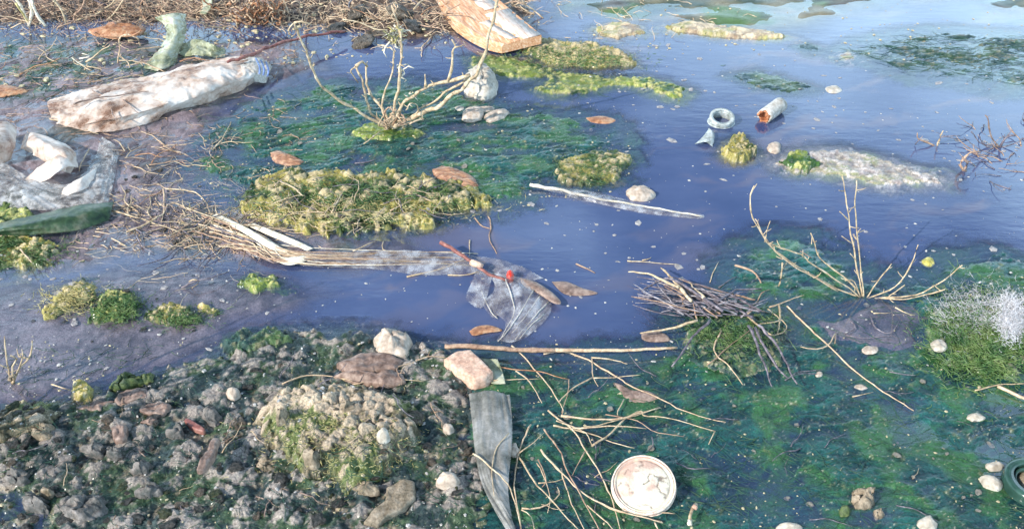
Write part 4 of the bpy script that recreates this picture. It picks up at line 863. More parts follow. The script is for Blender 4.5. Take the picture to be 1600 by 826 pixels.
plant('dead_sprig', 'small pale branching sprig at the left edge above the crust', (20,602), [
 ([(20,600),(14,580),(10,555),(6,525)], 5, 3, 'stem', .02), ([(20,598),(30,575),(45,560),(50,532)], 5, 3, 'stem', .02),
 ([(22,595),(20,572),(26,560),(16,555)], 5, 3, 'stem', .0), ([(28,578),(36,556),(34,545)], 4, 2, 'stem', .0), ([(45,560),(30,556),(26,545)], 4, 2, 'stem', .02),
 ([(12,575),(-5,568),(-14,574)], 4, 3, 'stem', .0), ([(20,602),(14,590),(24,585)], 12, 8, 'bclod', .0)])
plant('dead_sprig', 'greyish upright sprig with drooping reflection at right of the scum', (1508,272), [
 ([(1508,274),(1500,258),(1508,245),(1520,237),(1532,238)], 6, 3, 'twig', .0), ([(1505,268),(1512,255),(1503,246)], 7, 5, 'leaf', .0), ([(1510,272),(1540,282),(1580,296)], 3.6, 2.4, 'dtwig', -.08), ([(1530,280),(1520,285)], 3, 2, 'dtwig', 0)])
plant('dead_sprig', 'spiky dark sprig at the far right beyond the greyish one', (1560,235), [
 ([(1560,236),(1550,215),(1543,190),(1540,180)], 4, 2.4, 'leaf', .0), ([(1560,236),(1568,220),(1580,205)], 4, 2, 'dtwig', .0), ([(1560,232),(1590,222),(1598,216)], 3, 2, 'dtwig', .0),
 ([(1558,236),(1540,228),(1528,210)], 3, 2, 'dtwig', .0), ([(1562,232),(1572,214),(1586,212)], 7, 4, 'dtwig', .0), ([(1558,230),(1530,222),(1518,205)], 3, 2, 'dtwig', 0), ([(1560,236),(1584,244),(1596,240)], 3, 2, 'dtwig', 0)])
plant('dead_sprig', 'low pale-grey sprig afloat left of the greyish one', (1462,232), [
 ([(1462,233),(1450,222),(1436,218),(1434,208)], 4, 2.4, 'twig', .0), ([(1464,232),(1470,220),(1474,204)], 5, 3, 'stem', .0), ([(1468,215),(1484,214),(1500,212)], 3, 2, 'dtwig', .0), ([(1464,234),(1466,238),(1460,240)], 4, 3, 'dtwig', 0), ([(1436,218),(1430,226)], 3, 2, 'dtwig', 0)])
# a taller dead weed just left of the view, whose shadow streaks the shallow mud
dx_, dy_ = -math.sin(SUN_AZ), -math.cos(SUN_AZ)
o_ = thing('dead_weed', 'taller dead weed just beyond the left edge that shades the shallow mud', 'weed', g(70,640)-Vector((dx_,dy_,0))*.16)
r_ = random.Random(21)
for k in range(13):
    h_ = r_.uniform(.16,.42); sp_ = r_.uniform(-.11,.11); lean = r_.uniform(-.02,.04); bo = o_.location
    MB().tube([bo, bo+Vector((dx_*lean*.3-dy_*sp_*.25, dy_*lean*.3+dx_*sp_*.25, h_*.35)), bo+Vector((dx_*lean-dy_*sp_, dy_*lean+dx_*sp_, h_))], .0045, .0015, k=6, seed=k).build('stem', M['twig'], o_, bo.copy())
for P in [[(762,338),(768,352),(765,372),(776,396)],[(742,340),(752,352),(768,358)],[(900,412),(918,420),(930,426)]]: stick([(x_,y_,.0012) for x_, y_ in P], 3, 'twig', 'brown root strand afloat %s the red stem' % ('above' if P[0][0] == 762 else 'just left of the longer one above' if P[0][0] == 742 else 'far to the right of'), 'root', 'root')
# roots and dry weeds of the top left
plant('dead_weed', 'yellowish drooping dry weed with curled blades at the top left corner', (40,45), [
 ([(45,42),(40,25),(30,8),(20,-10)], 5, 8, 'whiteleaf', .02), ([(45,40),(50,20),(46,0),(40,-20)], 7, 8, 'whiteleaf', .02), ([(75,45),(62,30),(54,12),(46,-8)], 6, 8, 'whiteleaf', .0), ([(45,38),(36,22),(24,5)], 4, 6, 'yfibre', .0), ([(104,38),(98,20),(88,5),(78,-8)], 4, 6, 'stem', .0)])
plant('dead_sprig', 'long forked grey twig leaning from the top edge at the left', (120,36), [
 ([(118,36),(116,25),(128,12),(136,-10)], 5, 4, 'twig', .03), ([(115,38),(150,22),(172,8),(185,-8)], 4, 3, 'stem', .04), ([(165,40),(180,20),(192,0),(196,-12)], 4, 3, 'stem', .02)])
plant('root', 'pale forked root standing in the weed behind the large bag', (135,112), [
 ([(106,136),(125,128),(130,112),(136,100)], 4, 3, 'stem', .0), ([(136,104),(150,106),(168,115),(176,130)], 3.6, 3, 'stem', .0), ([(134,104),(122,98),(112,90)], 3, 2, 'whiteleaf', .0), ([(134,98),(155,82),(172,70)], 3.6, 2.4, 'stem', .0), ([(124,92),(140,88),(128,84)], 3, 2, 'whiteleaf', .0)])
plant('root', 'branched tan root over the curled orange-brown leaf', (188,100), [
 ([(185,100),(188,80),(188,62),(200,55),(215,60),(219,72)], 3.4, 3, 'ptwig', .0), ([(188,62),(175,60),(160,58),(145,54)], 3.4, 3, 'oleaf', .0), ([(205,56),(218,50),(220,45)], 3, 2, 'oleaf', .0)])
w_ = plant('dead_weed', 'rusty orange-brown tangled dry weed at the top left of centre', (402,42), [([(402,42),(400,25),(398,5),(395,-12)], 4, 3, 'oleaf', .0), ([(402,42),(420,25),(430,5)], 4, 3, 'oleaf', .0), ([(440,45),(452,30),(446,8),(440,-10)],4,3,'ptwig',0)])
r_ = random.Random(5)
for k in range(150):
    c = up(402+r_.gauss(0,22), 16+r_.gauss(0,15), w_.location.y+r_.uniform(-.05,.05)); P = [c]
    for j in range(4): P.append(P[-1]+Vector((r_.uniform(-1,1), r_.uniform(-.6,.6), r_.uniform(-1,1)))*.018)
    for p in P: p.z = max(p.z, .012)
    MB().tube(P, .0026, .0012, k=4, n=8).build('dried_leaf', M[r_.choice(['oleaf','oleaf','leaf','ptwig'])], w_, w_.location.copy())
# litter of twigs: a few shapes, copied
LM = [('the sludge mound',530,690),('the broad grey slab',135,800),('the smooth dark green cobble',200,604),('the small yellow ball',130,612),('the bark flake',575,572),('the grey plastic strip',765,700),('the jagged flake',615,785),('the left edge',0,690),('the round lid',1006,757),('the dark twig bundle',1130,490),('the fan plant',1350,440),('the fuzzy green hummock',1520,520),('the brick fragment',732,588),('the central tangle',930,650),('the pointed beige clod',1347,784),('the muddy hollow',1360,500),('the dry plant',612,190),('the yellow-green clump',560,320),('the red-brown wood chip',712,280),('the curled tan chip',447,250),('the dirty bag',240,150),('the folded sheet',80,260),('the orange-brown leaf',185,48),('the green plastic rag',260,60),('the rusty dry weed',402,25),('the wooden plank',760,30),('the top left corner',20,10),('the dark green blade',90,350),('the reed bundle',460,395),('the long stick',870,545),('the bright green clump in the mud',185,485),('the long brown bark piece',330,710),('the upper crust rim',400,540),('the bank lumps',570,50),('the two cobbles',755,180),('the cream pebble',1524,653)]
def where(px, py):
    n_, x_, y_ = min(LM, key=lambda l: (l[1]-px)**2+((l[2]-py)*1.6)**2); dx, dy = px-x_, (py-y_)*1.6; d_ = math.hypot(dx, dy)
    if 'edge' in n_ or 'corner' in n_: return 'near '+n_
    a = int(round(math.degrees(math.atan2(dy, dx))/45)) % 8
    return ('close ' if d_ < 55 else '')+['to the right of','in front right of','in front of','in front left of','to the left of','behind left of','behind','behind right of'][a]+' '+n_
def proto_twig(seed, m_, L=.12, r0=.0020):
    r2 = random.Random(seed); P = [Vector((0,0,.003))]; a = 0
    for j in range(5): a += r2.uniform(-.5,.5); P.append(P[-1]+Vector((math.cos(a), math.sin(a), r2.uniform(-.12,.16)))*L/5)
    mb = MB().tube(P, r0, r0*.4, n=12, k=5)
    if seed % 2: q = P[2]; mb.tube([q, q+Vector((L*.12, L*.1*(1 if seed%4 == 1 else -1), .008)), q+Vector((L*.25, L*.12, .012))], r0*.7, r0*.3, n=5, k=4)
    me = bpy.data.meshes.new('twig'); me.from_pydata(mb.v, [], mb.f); me.polygons.foreach_set('use_smooth', [True]*len(me.polygons)); me.materials.append(M[m_]); me.update(); return me
TW = [proto_twig(k, m_) for k, m_ in enumerate(['ptwig','twig','dtwig','stem','leaf','ptwig','dtwig','twig','oleaf','stem'])]
def litter(pts, n, label, group, name='twig', cat='twig', smin=.5, smax=1.3, pool=None, seed=1, lift=.004, tilt=.2):
    r2 = random.Random(seed); xs = [p[0] for p in pts]; ys = [p[1] for p in pts]; P = poly(pts); k = 0; tries = 0
    while k < n and tries < n*30:
        tries += 1; px, py = r2.uniform(min(xs),max(xs)), r2.uniform(min(ys),max(ys)); x, y = at(px, py)
        if float(sdf(P, np.array([x]), np.array([y]))[0]) < 0: continue
        o_ = bpy.data.objects.new(name, r2.choice(pool or TW)); COL.objects.link(o_); z_ = H(px, py)
        o_.location = (float(x), float(y), z_+lift*r2.random()); o_.rotation_euler = (r2.uniform(-tilt,tilt), -abs(r2.uniform(0,tilt)), r2.uniform(0,6.28)); s_ = r2.uniform(smin,smax); o_.scale = (s_,s_,s_)
        tag(o_, ('short ' if s_ < smin+(smax-smin)*.35 else 'long ' if s_ > smin+(smax-smin)*.7 else '')+o_.data.materials[0].name.replace('_',' ').replace(' twig','').replace(' stem','').replace(' leaf','')+' '+name.replace('_',' ')+' '+where(px, py), cat, group); k += 1
litter([(-60,-30),(860,-30),(850,30),(740,66),(560,50),(330,46),(-60,52)], 120, 'dead twig or root in the brown litter along the top left bank', 'twig litter on the bank', seed=2, tilt=.5, smax=1.7)
litter([(-20,70),(330,70),(300,110),(80,150),(-20,150)], 34, 'thin root caught in the dark weed behind the bag', 'roots in the weed', seed=3, smin=.4, smax=1.)
litter([(190,230),(300,215),(345,225),(330,260),(300,300),(230,300),(200,270)], 60, 'fine dry twig in the heap left of the middle mat', 'twigs of the small heap', seed=4, smin=.3, smax=.8, lift=.001, tilt=.08)
litter([(190,320),(300,330),(400,370),(440,410),(330,405),(220,380)], 80, 'broken reed bit on the mud around the start of the reed bundle', 'broken reed bits', 'reed_bit', 'reed', seed=5, smin=.3, smax=.9, pool=[TW[0],TW[6],TW[9],TW[1],TW[2]], lift=.001, tilt=.06)
litter([(395,295),(740,295),(680,345),(520,358),(420,345)], 46, 'straw bit stuck in the yellow-green algae clump', 'straws in the yellow-green clump', 'straw', 'straw', seed=6, smin=.25, smax=.7, pool=[TW[0],TW[3],TW[2],TW[6]])
litter([(20,640),(700,560),(740,820),(20,820)], 30, 'small twig scrap in the lower left crust', 'twig scraps in the crust', seed=8, smin=.2, smax=.6, pool=[TW[2],TW[1],TW[4],TW[0]])
litter([(800,560),(1200,560),(1560,560),(1500,820),(800,820)], 26, 'small twig scrap in the right-hand algae', 'twig scraps in the algae', seed=9, smin=.2, smax=.6, pool=[TW[2],TW[6],TW[0]])
litter([(480,335),(560,335),(560,365),(500,368)], 16, 'pale root hanging at the front of the yellow-green clump', 'roots at the clump front', 'root', 'root', seed=10, smin=.3, smax=.6, pool=[TW[3],TW[0]])
litter([(1500,190),(1600,180),(1640,290),(1530,285)], 22, 'thin dark twig around the sprigs at the far right', 'twigs around the far right sprigs', seed=12, smin=.4, smax=.9, pool=[TW[2],TW[6],TW[1]])

# ------------------------------------------------------------------ clods of the crust, copied
def proto_clod(seed, m_, k=2):
    import bmesh
    from mathutils import noise
    bm = bmesh.new(); bmesh.ops.create_icosphere(bm, subdivisions=k+1, radius=1)
    for v in bm.verts:
        p = v.co*1.3 + Vector((seed*3.1, seed, 0)); q = 1+.45*noise.noise(p)+.24*noise.noise(p*2.1)+.07*noise.noise(p*5.5); v.co *= q; v.co.z *= .62
    me = bpy.data.meshes.new('clod'); bm.to_mesh(me); bm.free(); me.polygons.foreach_set('use_smooth', [True]*len(me.polygons)); me.materials.append(m_); return me
def cmat(name, cols):
    return pbr(name, cols, 2.2, .42, .03)
CM = [cmat('clod_grey', [(.02,.028,.027),(.095,.095,.09),(.24,.215,.20)]), cmat('clod_beige', [(.06,.05,.035),(.21,.17,.13),(.36,.30,.24)]), cmat('clod_green', [(.02,.035,.02),(.08,.10,.045),(.24,.23,.14)]), cmat('pebble_pale', [(.4,.35,.28),(.62,.57,.49),(.72,.68,.6)])]
CL = [proto_clod(k, CM[[0,0,1,2,0,1,0,2][k]]) for k in range(8)]; PB = [proto_clod(k+20, CM[3], 1) for k in range(3)]
def scatter_clods(pts, n, label, group, s0, s1, pool, seed, name='clod', cat='clod', sink=.25, avoid=()):
    r2 = random.Random(seed); xs = [p[0] for p in pts]; ys = [p[1] for p in pts]; P = poly(pts); k = 0; tr_ = 0
    while k < n and tr_ < n*30:
        tr_ += 1; px, py = r2.uniform(min(xs),max(xs)), r2.uniform(min(ys),max(ys)); x, y = at(px, py)
        if float(sdf(P, np.array([x]), np.array([y]))[0]) < 0 or (seed == 1 and ((px-530)/125)**2+((py-685)/75)**2 < 1): continue
        o_ = bpy.data.objects.new(name, r2.choice(pool)); COL.objects.link(o_); s_ = s0*(s1/s0)**(r2.random()**2.2)
        o_.scale = (s_*r2.uniform(.8,1.3), s_*r2.uniform(.7,1.1), s_*r2.uniform(.6,1.)); o_.location = (float(x), float(y), H(px,py)+s_*sink); o_.rotation_euler = (r2.uniform(-.4,.4), r2.uniform(-.4,.4), r2.uniform(0,6.28))
        tag(o_, (['tiny','small','middle-sized','large'][min(3,int(4*(s_-s0)/(s1-s0)))])+' '+{'clod_grey':'grey','clod_beige':'beige','clod_green':'greenish','pebble_pale':'pale'}[o_.data.materials[0].name]+' '+name+' '+where(px, py), cat, group); k += 1
scatter_clods([(0,655),(150,640),(210,600),(350,560),(560,530),(690,560),(740,640),(760,820),(-60,840),(-60,660)], 210, 'small knobbly clod in the lower left crust', 'clods of the lower left crust', .003, .0125, CL, 1, sink=-.05)
scatter_clods([(400,640),(480,615),(620,628),(655,690),(560,765),(440,720)], 14, 'little nodule on the large sludge mound', 'nodules on the sludge mound', .003, .009, [CL[2],CL[5],CL[0]], 2)
scatter_clods([(0,640),(90,630),(60,700),(-60,700)], 12, 'little nodule on the ridge at the left edge', 'nodules on the left ridge', .004, .010, [CL[2],CL[0]], 3)
scatter_clods([(400,350),(660,350),(600,362),(420,352)], 14, 'yellow nodule along the front of the yellow-green clump', 'nodules of the yellow-green clump', .004, .008, [CL[5],CL[3]], 4)
scatter_clods([(340,180),(700,150),(950,190),(960,270),(700,300),(340,280)], 46, 'pale pebble scattered on the middle algae mat', 'pebbles on the middle mat', .002, .0075, PB, 5, 'pebble', 'pebble')
scatter_clods([(800,560),(1130,470),(1300,400),(1560,420),(1590,820),(800,820)], 60, 'pale pebble scattered on the right-hand algae', 'pebbles on the right-hand algae', .002, .0065, PB, 6, 'pebble', 'pebble')
scatter_clods([(40,460),(340,420),(340,520),(60,540)], 18, 'grey clod in the shallow mud around the algae row', 'clods in the shallow mud', .003, .009, [CL[0],CL[1],CL[5]], 7, sink=.0)
scatter_clods([(200,240),(400,320),(380,400),(220,400),(150,330)], 26, 'brown clod on the mud left of the yellow-green clump', 'clods left of the clump', .003, .011, [CL[0],CL[2],CL[5]], 8, sink=.1)
scatter_clods([(500,20),(640,30),(660,75),(540,70)], 14, 'brownish lump on the bank behind the dry plant', 'lumps behind the dry plant', .012, .04, [CL[2],CL[0]], 9)

# ------------------------------------------------------------------ floating flecks and fibres nobody could count
def flecks(n, pts, mat_, label, s0, s1, seed, name='fleck', thin=.35, water_only=False):
    rs = np.random.RandomState(seed); xs = [p[0] for p in pts]; ys = [p[1] for p in pts]; P = poly(pts)
    px = rs.uniform(min(xs),max(xs),n*2); py = rs.uniform(min(ys),max(ys),n*2); x, y = at(px, py); ins = sdf(P, x, y) > 0
    den = fbm(x*3,y*5,seed,3)+rs.uniform(-.5,.5,len(x)) > 0; ins &= den; px, py, x, y = px[ins][:n], py[ins][:n], x[ins][:n], y[ins][:n]
    z = Hn(px, py)
    z = np.maximum(z, 0)+.0005; m_ = len(x); K = 5
    s = s0*(s1/s0)**(rs.rand(m_)**2.5); a = rs.rand(m_)*6.28; el = .45+.55*rs.rand(m_); V = []
    for lay, k_ in ((0,1.),(1,.6)):
        for j in range(K):
            t_ = 6.2832*j/K; rr = s*(.7+.6*rs.rand(m_))*k_; u = np.cos(t_)*rr; v = np.sin(t_)*rr*el
            V.append(np.stack([x+u*np.cos(a)-v*np.sin(a), y+u*np.sin(a)+v*np.cos(a), z+(s*thin if lay else -.0002)], -1))
    V = np.stack(V, 1); Q = []
    b0 = np.arange(m_)*2*K
    for j in range(K): j2 = (j+1)%K; Q.append(np.stack([b0+j, b0+j2, b0+K+j2, b0+K+j], -1))
    Q.append(np.stack([b0+K, b0+K+1, b0+K+2, b0+K+3], -1)); Q.append(np.stack([b0+K, b0+K+3, b0+K+4, b0+K+4], -1)[:, :4])
    Q = Q[:-1]; T3 = np.stack([b0+K, b0+K+3, b0+K+4], -1)
    me = bpy.data.meshes.new(name); me.from_pydata(V.reshape(-1,3).tolist(), [], np.concatenate(Q).tolist()+T3.tolist()); me.materials.append(mat_); me.update()
    o_ = bpy.data.objects.new(name, me); COL.objects.link(o_); return tag(o_, label, kind='stuff')
flecks(1000, [(-100,60),(1700,60),(1700,560),(-100,640)], M['fleck'], 'pale flecks floating on the open water', .0008, .0048, 1, 'floating_flecks', .15)
M['scumbit'] = pbr('scum_flake', [(.12,.12,.14),(.30,.28,.28),(.45,.42,.38)], 120, .5, .0004)
flecks(150, [(640,300),(1100,240),(1700,220),(1700,420),(1100,440),(640,520)], M['scumbit'], 'flat grey scum flakes drifting on the right half of the water', .003, .011, 21, 'scum_flakes', .06)
flecks(110, [(900,60),(1700,100),(1700,240),(900,240)], M['scumbit'], 'flat grey scum flakes drifting on the far water', .004, .014, 22, 'scum_flakes', .06)
flecks(130, [(-50,400),(500,430),(340,560),(-50,620)], M['scumbit'], 'flat grey scum flakes over the shallow mud', .002, .009, 23, 'scum_flakes', .08)
flecks(1700, [(-100,520),(1100,540),(1700,400),(1700,900),(-100,900)], M['gfleck'], 'tan and pale grit over the foreground algae', .0007, .0038, 2, 'grit')
flecks(1000, [(-100,520),(700,540),(780,900),(-100,900)], M['fleck'], 'pale grit among the clods of the crust', .0007, .0050, 3, 'grit')
flecks(900, [(300,130),(1000,160),(980,300),(640,360),(300,300)], M['gfleck'], 'straw-coloured bits on the middle mat', .0008, .0040, 4, 'grit')
flecks(700, [(800,-60),(1700,-60),(1700,110),(900,70)], M['gfleck'], 'pale bits along the far shore', .001, .0060, 5, 'grit')
flecks(1500, [(-100,-60),(850,-60),(850,60),(-100,160)], M['gfleck'], 'dry leaf crumbs over the top left bank', .002, .0130, 6, 'leaf_crumbs')
def fibres(n, fn, L, r0, mat_, label, seed, name, curl=.9, zr=.6, zl=-.1, dirn=None, nseg=5):
    rs = random.Random(seed); V = []; Fc = []
    for i in range(n):
        p = fn(rs); a = rs.uniform(0,6.28) if dirn is None else rs.gauss(*dirn)+math.pi*(rs.random()<.5); e = rs.uniform(zl,zr); base = len(V); l_ = L*rs.uniform(.5,1.3)
        for j in range(nseg):
            w_ = r0*(1-.75*j/nseg); s_ = Vector((-math.sin(a), math.cos(a), 0))*w_; V += [p-s_, p+s_, p+Vector((0,0,w_*1.4))]
            p = p+Vector((math.cos(a)*math.cos(e), math.sin(a)*math.cos(e), math.sin(e)))*l_/(nseg-1); a += rs.uniform(-curl,curl); e += rs.uniform(-.6,.4) if zr > .15 else 0
        for j in range(nseg-1):
            q = base+j*3
            for k in range(3): k2 = (k+1)%3; Fc.append((q+k, q+k2, q+3+k2, q+3+k))
    me = bpy.data.meshes.new(name); me.from_pydata(V, [], Fc); me.materials.append(mat_); me.update()
    o_ = bpy.data.objects.new(name, me); COL.objects.link(o_); return tag(o_, label, kind='stuff')
def spot(cx, cy, sx, sy, lift=.0):
    cache = {}
    def f(rs):
        px, py = cx+rs.gauss(0,sx), cy+rs.gauss(0,sy); k = (int(px/4), int(py/4))
        if k not in cache: cache[k] = H(px, py)
        return g(px, py, cache[k]+lift)
    return f
fibres(3000, spot(1580,495,10,16,.010), .011, .0004, M['fibre'], 'white cottony fibres on the fuzzy green hummock', 1, 'cotton_fibres', zr=1.0)
fibres(1500, spot(1528,488,32,18,.001), .022, .00028, M['fibre'], 'thin white threads spread over the green hummock', 2, 'cotton_threads')
fibres(3400, spot(1535,530,42,34), .024, .0007, M['gfibre'], 'green hair algae on the hummock', 3, 'hair_algae')
fibres(1500, spot(560,310,90,16), .020, .0008, M['gfibre'], 'green hair algae on the yellow-green clump', 4, 'hair_algae')
fibres(900, spot(560,330,90,12), .020, .0008, M['yfibre'], 'straw-coloured fibres on the yellow-green clump', 5, 'straw_fibres')
fibres(700, spot(185,480,22,12), .016, .0007, M['gfibre'], 'green hair algae on the bright clump in the mud', 6, 'hair_algae')
fibres(500, spot(110,465,26,14), .016, .0007, M['yfibre'], 'yellow fibres on the leftmost clump in the mud', 7, 'straw_fibres')
fibres(1600, spot(420,20,260,22), .05, .0011, M['ptwig'], 'fine dry rootlets matted over the top left bank', 8, 'rootlets', curl=.6, zr=.7)
fibres(1200, spot(160,25,140,22), .05, .0011, M['twig'], 'brown rootlets matted over the top left corner', 9, 'rootlets', curl=.6, zr=.7)
fibres(900, spot(1145,520,40,22), .022, .0006, M['gfibre'], 'green hair algae under the dark twig bundle', 10, 'hair_algae')
fibres(900, spot(900,90,60,12), .022, .0009, M['gfibre'], 'green hair algae by the cream-crusted ridge', 11, 'hair_algae')

def patch(x0, x1, y0, y1, lift=.0015):
    def f(rs):
        while 1:
            px, py = rs.uniform(x0,x1), rs.uniform(y0,y1); h_ = float(Hn(px, py))
            if h_ > -.004: return g(px, py, max(h_, 0)+lift)
    return f
M['tfibre'] = pbr('teal_algae_fibre', [(.006,.028,.026),(.02,.065,.045),(.07,.11,.05)], 20, .7, .0002, spec=.15)
fibres(900, patch(760,1640,430,840,.0004), .085, .0005, M['tfibre'], 'matted dark algae hairs over the lower right carpet', 12, 'algae_hairs', curl=.45, zr=.02, zl=-.04, dirn=(-.35,.6), nseg=9)
fibres(700, patch(300,980,140,310,.0004), .08, .0005, M['tfibre'], 'matted dark algae hairs over the middle mat', 13, 'algae_hairs', curl=.45, zr=.02, zl=-.04, dirn=(-.2,.6), nseg=9)
fibres(1500, patch(0,740,540,840,.0004), .030, .0005, M['tfibre'], 'matted dark algae hairs between the clods', 14, 'algae_hairs', curl=.7, zr=.1)
fibres(220, patch(1330,1640,50,125), .08, .0007, M['tfibre'], 'dark weed strands drifting at the upper right', 15, 'algae_hairs', curl=.4, zr=.02, zl=-.04, dirn=(-.2,.4), nseg=9)
fibres(300, patch(0,330,55,160), .07, .0008, M['tfibre'], 'dark weed strands behind the dirty bag', 16, 'algae_hairs', curl=.4, zr=.02, zl=-.04, nseg=9)

fibres(480, spot(300,345,85,42), .06, .0009, M['ptwig'], 'fine reed shreds matted on the mud left of the reed bundle', 17, 'reed_shreds', curl=.7, zr=.10, zl=-.08, nseg=7)
fibres(300, spot(290,335,80,42), .05, .0010, M['dtwig'], 'dark reed shreds matted on the mud left of the reed bundle', 18, 'reed_shreds', curl=.7, zr=.10, zl=-.08, nseg=7)
fibres(500, patch(-20,480,60,235,.001), .05, .0008, M['twig'], 'brown rootlets floating round the dirty bag and folded sheet', 19, 'rootlets', curl=.5, zr=.05, zl=-.05, nseg=7)
fibres(500, spot(900,88,50,10), .014, .0006, M['yfibre'], 'straw-coloured fibres on the cream-crusted ridge', 20, 'straw_fibres')
fibres(500, spot(925,262,30,13), .014, .0006, M['gfibre'], 'green hair algae on the olive lobe of the middle mat', 21, 'hair_algae')
fibres(400, spot(285,496,24,9), .014, .0006, M['gfibre'], 'green hair algae on the olive clump in the mud', 22, 'hair_algae')
fibres(500, spot(35,390,40,14), .018, .0007, M['gfibre'], 'green hair algae on the lumps at the left edge', 23, 'hair_algae')
fibres(700, spot(530,680,70,38), .010, .0005, M['yfibre'], 'pale threads on the sludge mound', 24, 'straw_fibres')

# ------------------------------------------------------------------ plank
b = thing('wooden_plank', 'weathered orange-brown wooden plank with whitish end at the top', 'plank', g(800,65,0))
Lf = [(784,70),(760,64),(735,52),(712,36),(696,20),(682,0),(674,-25),(668,-60)]; Rt = [(846,55),(830,42),(812,27),(796,14),(782,2),(764,-16),(748,-36),(728,-60)]
A_ = [g(*p,.030) for p in Lf]; B_ = [g(*p,.048) for p in Rt]
ang = math.atan2((B_[-1]-B_[0]).y, (B_[-1]-B_[0]).x); ca, sa = math.cos(ang), math.sin(ang); og = b.location
n_ = 40; a1 = cat_rom(A_, n_); b1 = cat_rom(B_, n_); V = []; Fc = []; nw = 14
def loc(v): d_ = v-og; return Vector((d_.x*ca+d_.y*sa, -d_.x*sa+d_.y*ca, d_.z))
rp = random.Random(2); gro = [rp.uniform(-.0018,.0008) for _ in range(nw+1)]
for i in range(n_):
    for j in range(nw+1): v = a1[i].lerp(b1[i], j/nw); v = v.copy(); v.z += gro[j]*(1 if 0 < j < nw else 0) + (-.006 if j == 0 else 0) ; V.append(loc(v))
    for j in range(nw+1): v = a1[i].lerp(b1[i], j/nw); V.append(loc(v-Vector((0,0,.026))))
W2 = 2*(nw+1)
for i in range(n_-1):
    for j in range(nw): q = i*W2+j; Fc.append((q, q+1, q+W2+1, q+W2)); q += nw+1; Fc.append((q+W2, q+W2+1, q+1, q))
    q = i*W2; Fc.append((q+nw+1, q, q+W2, q+W2+nw+1)); q += nw; Fc.append((q, q+nw+1, q+W2+nw+1, q+W2))
for i in (0, n_-1):
    for j in range(nw): q = i*W2+j; Fc.append((q, q+nw+1, q+nw+2, q+1) if i == 0 else (q+1, q+nw+2, q+nw+1, q))
mb = MB(); mb.v = V; mb.f = Fc; o_ = mb.build('board', M['wood'], b); o_.rotation_euler.z = ang
for p in o_.data.polygons: p.use_smooth = False
wp = pbr('worn_white_paint', [(.42,.26,.18),(.56,.46,.39),(.64,.58,.53)], 8, .5, .0006, (2,26,26))
for k, (u0, u1, i0, i1) in enumerate([(.55,.97,0,17),(.35,.5,2,14),(.62,.9,19,30)]):
    V = []; Fc = []; rp = random.Random(k+5); n2 = i1-i0+1
    for i in range(n2):
        ii = i0+i
        for s_ in (0,1):
            u = (u0,u1)[s_]+rp.uniform(-.035,.035); v = a1[ii].lerp(b1[ii], u)+Vector((0,0,.0012)); V.append(loc(v)); V.append(loc(v-Vector((0,0,.004))))
    for i in range(n2-1): q = i*4; Fc += [(q,q+2,q+6,q+4),(q+1,q+5,q+7,q+3),(q,q+4,q+5,q+1),(q+2,q+3,q+7,q+6)]
    mb = MB(); mb.v = V; mb.f = Fc; o_ = mb.build('paint_flake', wp, b); o_.rotation_euler.z = ang

